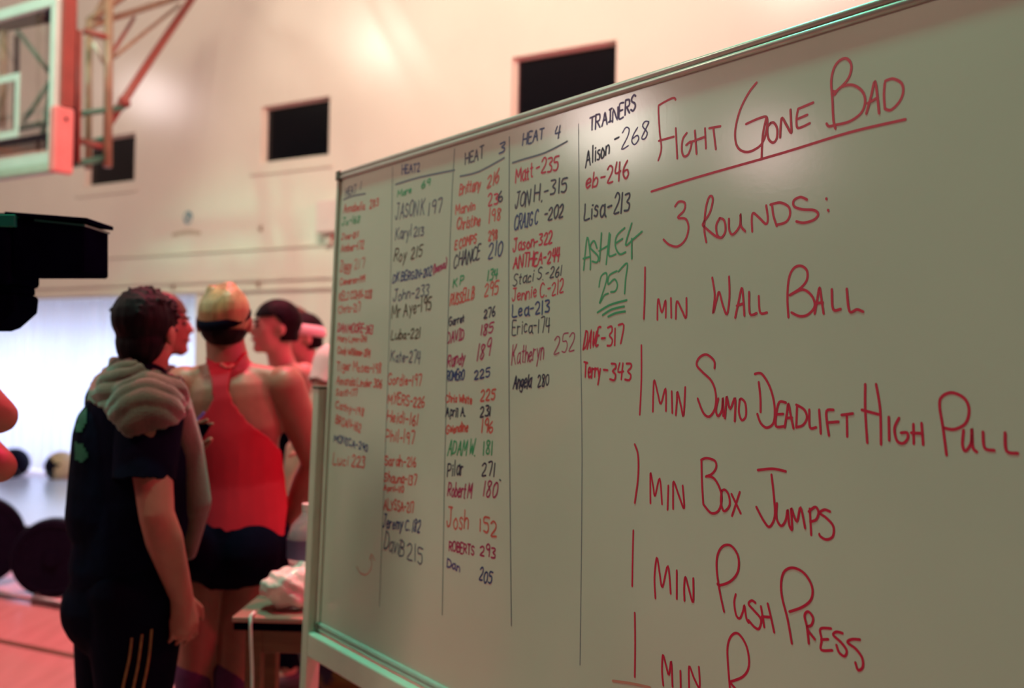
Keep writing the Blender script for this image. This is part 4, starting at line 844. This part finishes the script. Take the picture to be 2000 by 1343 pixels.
# hair: swept up with a dark band and darker under layer
c = g.j['head']; x_, f_, u_ = g.hx, g.hf, g.hu
hc = blob('hair', [('e', c-f_*.012+u_*.022, x_*.073, f_*.094, u_*.084), ('e', c-f_*.045+u_*.03+x_*.012, x_*.056, f_*.064, u_*.068), ('c', c-f_*.03+u_*.078+x_*.0, c-f_*.03+u_*.086+x_*.012, .030, .026), ('c', c-f_*.06+u_*.0-x_*.03, c-f_*.04+u_*.085-x_*.035, .022, .016), ('c', c-f_*.07+u_*.0+x_*.02, c-f_*.05+u_*.08+x_*.01, .026, .020)], .006, M_hairbl, wm, 3,
          mask=lambda p: (p-c).dot(u_) > (-.028 if (p-c).dot(f_) < .01 else .04), solid=-.004)
blob('hair_underlayer', [('e', c-f_*.026-u_*.020, x_*.066, f_*.072, u_*.055)], .006, M_hairdk, wm, 3, mask=lambda p: (p-c).dot(f_) < .0 and -.075 < (p-c).dot(u_) < -.022, solid=-.004)
bpts = []
for k in range(15):
    a = PI*(k/14); bpts.append(c-f_*(.004+.094*math.sin(a))+x_*(.067*math.cos(a))+u_*(.010+.016*math.cos(a)-.022*math.sin(a)))
obj('headband', tube(bpts, .008, 10, wide=u_, ws=1.8), M_blackcloth, hc, smooth=True)

# ---- man with the towel (seen from behind, turned to the right)
Y2 = 2.6
Mn = lambda x, y, d=0.0: P(x, y, Y2+d)
h = Fig((Mn(240, 1000).x, Y2), math.radians(48), 1.60)
h.set(head=Mn(288, 648), neckt=Mn(290, 690), neckb=Mn(272, 738), chest=Mn(262, 850), belly=Mn(258, 985, .01), pelvis=Mn(243, 1110), shR=Mn(286, 800, -.12), shL=Mn(222, 785, .13), elR=Mn(306, 1005, -.17), wrR=Mn(355, 1165, -.11),
      elL=Mn(322, 960, .22), wrL=Mn(352, 893, .12), hipR=Mn(266, 1150, -.05), hipL=Mn(238, 1150, .06), knR=Mn(262, 1400, -.05), knL=Mn(215, 1400, .08))
for a in 'LR': q = h.j['kn'+a]; h.j['an'+a] = V((q.x-.01, q.y, .09))
h.head_yaw(math.radians(12))
mn = empty('person', V((h.j['pelvis'].x, Y2, 0)), 'dark haired man in navy T-shirt and striped black trousers with a towel round his neck', 'person')
h.body(mn, M_skin, .005, w=1.08, tw=.92, curlR=.75, gripR=(.10, .1, -1), gripL=(.42, -.25, .9), hk=.88, neck=.054)
h.face(mn, .88); h.shoes(mn)
xw = (h.j['shR']-h.j['shL']).normalized()
sh = h.torso(.02, 1.0, 1.15)+[('c', Mn(262, 850), Mn(252, 1010), .125, .13, X3, 1.16), ('c', Mn(255, 1010), Mn(245, 1110), .122, .132, X3, 1.0), ('c', h.j['shL'], h.j['elL'].lerp(h.j['shL'], .4), .07, .062)]
def shmask(p):
    x, y = proj(p)
    if y > 1150: return False
    return True
ts = blob('t_shirt', sh, .007, M_navy, mn, 5, mask=shmask, solid=.004)
sa, sb = h.j['shR'], Mn(279, 935, -.15)
blob('sleeve', [('c', sa+V((0, .03, .0)), sb+(sb-sa)*.3, .074, .064, X3, 1.05)], .006, M_navy, mn, 4, mask=lambda p: (p-sa).dot(sb-sa)/(sb-sa).length_squared < 1.03, solid=.004)
tr = h.leg('R', .022, w=1.12)+h.leg('L', .022, w=1.08)+[('c', Mn(246, 1062), Mn(238, 1185), .118, .135, X3, .98), ('e', Mn(208, 1185), X3*.105, Y3*.12, Z3*.11)]
blob('trousers', tr, .008, M_blackcloth, mn, 4, mask=lambda p: p.z > .10, solid=.003)
# gold stripes down the outer leg (laid on the camera side of the cloth)
dgs = bpy.context.evaluated_depsgraph_get(); dgs.update()
trs = [o for o in mn.children if o.name.startswith('trousers')][0]; tsh = ts
tb_, _b = bvh_of(trs)
for pts in ([(258, 1243), (252, 1290), (241, 1343), (232, 1395)], [(277, 1236), (270, 1290), (260, 1343), (252, 1395)], [(294, 1226), (289, 1280), (278, 1343), (270, 1395)]):
    surf_ribbon('side_stripe', tb_, pts, .006, M_gold, trs)
tbs, _b2 = bvh_of(ts)
def surf_patch(name, tree, poly, m, parent, off=.008, step=4):
    xs = [p[0] for p in poly]; ys = [p[1] for p in poly]; bm = B(); grid = {}
    for x in range(int(min(xs)), int(max(xs))+step, step):
        for y in range(int(min(ys)), int(max(ys))+step, step):
            a, n = on_surface(tree, x, y, off)
            if a: grid[(x, y)] = bm.verts.new(a)
    for (x, y), v in list(grid.items()):
        q = [(x, y), (x+step, y), (x+step, y+step), (x, y+step)]
        if all(k in grid for k in q) and inpoly(x+step/2, y+step/2, poly): 
            vs = [grid[k] for k in q]
            if max((vs[0].co-vs[2].co).length, (vs[1].co-vs[3].co).length) < .03: bm.faces.new(vs)
    for v in [v for v in bm.verts if not v.link_faces]: bm.verts.remove(v)
    return obj(name, bm, m, parent, smooth=True)
surf_patch('shirt_print', tbs, [(152, 862), (168, 868), (178, 892), (164, 902), (152, 896)], M_green, ts)
surf_patch('shirt_print', tbs, [(158, 812), (172, 800), (176, 822), (164, 846), (154, 842)], M_green, ts)
# hair
hc = h.j['head']
hx, hf, hu = h.hx, h.hf, h.hu
random.seed(3)
ex = [('e', hc-hf*.03+hu*.035, hx*.072, hf*.078, hu*.076), ('e', hc-hf*.04-hu*.035, hx*.056, hf*.050, hu*.06)]
for _ in range(70):
    a, b_ = random.uniform(-1, 1)*PI, random.uniform(.1, 1.4)
    d = hx*math.cos(a)*math.cos(b_)+hf*math.sin(a)*math.cos(b_)+hu*math.sin(b_)
    p0 = hc-hf*.012+hu*.03+V((d.x*.071, d.y*.078, d.z*.072)); ex.append(('c', p0, p0+(d*.6+hx*random.uniform(-.6, .6)+hf*random.uniform(-.3, .6)).normalized()*.018, .009, .004, None, 1., 6))
hair_cap(h, mn, M_hairdk, .88, .005, ex, front=.06, nape=-.105, th=.009)
# towel : shell over the shoulders + long hanging end, one cloth
TWL = [(175, 775), (186, 742), (206, 708), (236, 690), (290, 722), (350, 735), (372, 790), (345, 828), (252, 857), (226, 830), (206, 800), (172, 786)]
tprim = h.torso(.030, 1.0, 1.1)+[('c', h.j['shR'], Mn(283, 880, -.12), .079, .074, X3, 1.08), ('c', h.j['shR'].lerp(h.j['neckb'], .5), Mn(268, 880, -.09), .085, .08, X3, 1.25), ('c', Mn(262, 850), Mn(252, 1010), .135, .14, X3, 1.16)]
for k in ():      # soft creases running round the shoulders
    tprim.append(('c', Mn(188+k*3, 742+k*17, .0-.01*k), Mn(330+k*4, 742+k*15, -.14-.012*k), .020+.004*(k % 2), .018))
NK = Mn(300, 690, -.02)
def fold_wave(p):
    q = p-NK; a = math.atan2(q.x, -q.z); r_ = q.length+.022*math.sin(1.6*a+.8)+.003*math.sin(5*a)
    wv = math.sin(r_*2*PI/.036+0.5*math.sin(1.1*a)); fade = min(1, max(.55, (.24-q.length)/.09))
    return .0034*fade*(wv-.3*abs(wv))+.0012*math.sin(p.x*90+p.z*40)
tw = empty('towel', Mn(270, 740), 'grey towel draped round the neck of the dark haired man', 'towel')
blob('towel_drape', tprim, .006, M_towel, tw, 5, mask=lambda p: inpoly(*proj(p), TWL), solid=.008, disp=fold_wave)
folds = []
for (a, b_, r) in (((190, 754, .03), (262, 748, -.02), .012), ((180, 774, .02), (240, 768, -.02), .010), ((208, 726, .03), (290, 732, -.05), .014), ((222, 706, .05), (262, 712, -.02), .015)):
    folds.append(('c', Mn(*a), Mn(*b_), r, r*.9))
folds += [('c', Mn(300, 738, -.06), Mn(352, 800, -.06), .024, .026), ('c', Mn(348, 790, -.05), Mn(370, 880, .02), .030, .034, Y3, 1.6), ('c', Mn(370, 880, .02), Mn(382, 985, .04), .034, .038, Y3, 1.6), ('c', Mn(382, 985, .04), Mn(370, 1080, .05), .038, .018, Y3, 1.5), ('c', Mn(350, 860, .0), Mn(352, 1000, .02), .022, .026, Y3, 2.0), ('c', Mn(352, 1000, .02), Mn(362, 1060, .03), .024, .012, Y3, 1.6)]
blob('towel_fold', folds, .006, M_towel, tw, 3)
# phone in his raised left hand
ph = B(); c = Mn(393, 842, .085); add_box(ph, c, V((.012, .004, .022)), V((.0, .006, -.002)), V((-.016, 0, .012))*.6)
tag(obj('phone', ph, M_black, None, bevel=.002), 'small black device held at chest height by the man with the towel', 'phone')

# ---- four more people further back
def simple_person(D, px, yaw, H, label, skin, shirt, pants, hairm, hyaw=None, arms=None, shirt_mask=None, tank=False, bare=False, vox=.011, hpitch=0, pose=None, sleeves=True):
    b0 = P(px, 700, D); s = Fig((b0.x, D), yaw, H); s.head_yaw(yaw if hyaw is None else hyaw, hpitch)
    if pose: pose(s)
    r = empty('person', V((b0.x, D, 0)), label, 'person'); s.body(r, skin, vox); s.face(r); s.shoes(r)
    if not bare:
        q = s.torso(.014)+([] if not sleeves else s.arm('R', .014)+s.arm('L', .014))+s.glutes(.012)
        zn = s.j['neckb'].z+.035*s.k
        def mk(p):
            if p.z > zn+.0 or p.z < .86*s.k: return False
            if sleeves:
                for sd in 'RL':
                    a, b = s.j['sh'+sd], s.j['el'+sd]; d = (b-a); t = (p-a).dot(d)/d.length_squared
                    if t > .66 and ((p-a)-d*t).length < .075: return False
            return True
        blob('shirt', q, vox, shirt, r, 4, mask=mk, solid=.004)
    blob('trousers', s.glutes(.02)+s.leg('R', .02)+s.leg('L', .02)+[('c', s.j['pelvis'], s.j['pelvis']+UP*.06, .115, .105, s.ex, 1.3)], vox, pants, r, 3, mask=lambda p: p.z > .11, solid=.003)
    if hairm: hair_cap(s, r, hairm, 1.0, .008, front=.035, low=.0, nape=-.06, th=.011)
    return s, r
# shirtless man facing left
def pose3(s):
    s.set(shR=P(594, 733, 4.32), shL=P(520, 745, 4.62), elR=P(624, 880, 4.30), wrR=P(590, 985, 4.15), elL=P(505, 880, 4.75), wrL=P(500, 980, 4.6), neckb=P(553, 716, 4.45), neckt=P(545, 692, 4.42), chest=P(560, 800, 4.45), belly=P(562, 900, 4.45), pelvis=P(562, 975, 4.45), head=P(539, 640, 4.40))
s3, r3 = simple_person(4.45, 556, math.radians(-125), 1.68, 'shirtless dark haired man facing left beyond the woman in the red top', M_skin2, M_blackcloth, M_blackcloth, M_hairdk, hyaw=math.radians(-118), pose=pose3, bare=True)
blob('vest', s3.torso(.014), .010, M_blackcloth, r3, 4, mask=lambda p: .86 < p.z < 1.14, solid=.004)
# man behind him, head just visible
simple_person(5.55, 573, math.radians(-110), 1.69, 'brown haired man in dark shirt half hidden behind the shirtless man', M_skin, M_olive, M_blackcloth, M_hairbr)
# headband man
s5, r5 = simple_person(5.0, 597, math.radians(-120), 1.625, 'man in a white headband and dark olive shirt facing left', M_skin2, M_olive, M_blackcloth, M_hairdk, hpitch=-.12)
c5 = s5.j['head']; bp = []
for k in range(29):
    a = 2*PI*k/28; bp.append(c5+s5.hx*(.083*math.cos(a))+s5.hf*(-.008+.103*math.sin(a))+s5.hu*(.036+.022*math.sin(a)))
obj('headband', tube(bp, .008, 8, cap=False, wide=s5.hu, ws=3.2), M_white, r5, smooth=True)
# white T-shirt person beside the board
def pose6(s):
    s.set(shL=P(648, 706, 4.0), elL=P(622, 778, 3.95), wrL=P(602, 835, 3.9), shR=P(745, 700, 4.0), neckb=P(702, 690, 4.0))
s6, r6 = simple_person(4.0, 700, math.radians(172), 1.66, 'person in white T-shirt almost hidden behind the whiteboard, one arm showing', M_skin2, M_white, M_blackcloth, M_hairbr, pose=pose6)
# man hidden behind the towel man, profile to the right
simple_person(3.75, 303, math.radians(84), 1.64, 'brown haired man facing right, only his face showing past the man with the towel', M_skin, M_olive, M_blackcloth, M_hairbr)

# ---- videographer at the left edge
v = Fig((P(-300, 700, 2.1).x, 2.1), math.radians(88), 1.80)
Vd = lambda x, y, d=0.0: P(x, y, 2.1+d)
v.set(shR=Vd(-235, 690, -.17), shL=Vd(-235, 690, .17), elR=Vd(-1, 812, -.02), elL=Vd(-2, 910, .05), wrR=Vd(-175, 640, -.05), wrL=Vd(-190, 770, .07), head=Vd(-245, 500, 0))
v.head_yaw(math.radians(88))
vr = empty('person', V((v.base.x, 2.1, 0)), 'person at the left edge raising a video camera, only two bare elbows in view', 'person')
v.body(vr, M_skin, .008, w=.85, gripR=(.1, .2, 1), gripL=(.0, -.2, 1), curlR=.5, curlL=.5); v.face(vr); v.shoes(vr)
def vmask(p):
    if p.z > v.j['neckb'].z+.03 or p.z < .9: return False
    for sd in 'RL':
        a, b_ = v.j['sh'+sd], v.j['el'+sd]; d = b_-a; t = (p-a).dot(d)/d.length_squared
        if t > .45 and ((p-a)-d*t).length < .09: return False
    return True
blob('shirt', v.torso(.014)+v.arm('R', .014)+v.arm('L', .014)+v.glutes(.012), .010, M_navy, vr, 4, mask=vmask, solid=.004)
blob('trousers', v.glutes(.02)+v.leg('R', .02)+v.leg('L', .02), .010, M_blackcloth, vr, 3, mask=lambda p: p.z > .11, solid=.003); hair_cap(v, vr, M_hairdk, 1.0, .008)
# video camera
vc = empty('video_camera', Vd(20, 540), 'black video camera with square lens hood pointing right at the left edge', 'video camera')
def vq(name, x0, y0, x1, y1, dpt, m, bev=.004, sk=0.0, par=None, skb=0.0):
    bm = B(); a, b_, c_, d_ = Vd(x0, y1), Vd(x1, y1+skb), Vd(x1, y0+sk), Vd(x0, y0); f = Y3*dpt
    add_hex(bm, [a-f, b_-f, b_+f, a+f, d_-f, c_-f, c_+f, d_+f]); return obj(name, bm, m, par or vc, bevel=bev)
vq('lens_hood', 50, 432, 190, 540, .062, M_black, .006, 12); vq('hood_flap', 40, 422, 197, 428, .068, M_black, .002, 12, None, 14)
vq('flap_trim', 95, 436, 191, 440, .0645, mat('green_grey_edge', (.02, .10, .09), .4), 0, 10, None, 10)
vq('camera_body', -130, 424, 50, 560, .07, M_black, .010); vq('mount_plate', -60, 560, 48, 575, .05, M_black)
bm = B(); pts = [Vd(-70, 575), Vd(50, 575), Vd(55, 582), Vd(52, 610), Vd(18, 640), Vd(0, 646), Vd(-70, 646)]
lo = [bm.verts.new(p-Y3*.05) for p in pts]; hi = [bm.verts.new(p+Y3*.05) for p in pts]; bm.faces.new(lo); bm.faces.new(hi[::-1])
for i in range(7): bm.faces.new((lo[i], hi[i], hi[(i+1) % 7], lo[(i+1) % 7]))
obj('hand_grip', bm, M_black, vc, bevel=.004)
obj('top_handle', tube([Vd(-120, 430), Vd(-112, 405), Vd(-50, 403), Vd(-40, 430)], .010, 10), M_black, vc, smooth=True)
vq('top_highlight', -30, 428, 62, 452, .0712, mat('highlight_teal', (.01, .22, .15), .2, spec=.6), .002)  # teal strip paints the green light's highlight on the black body
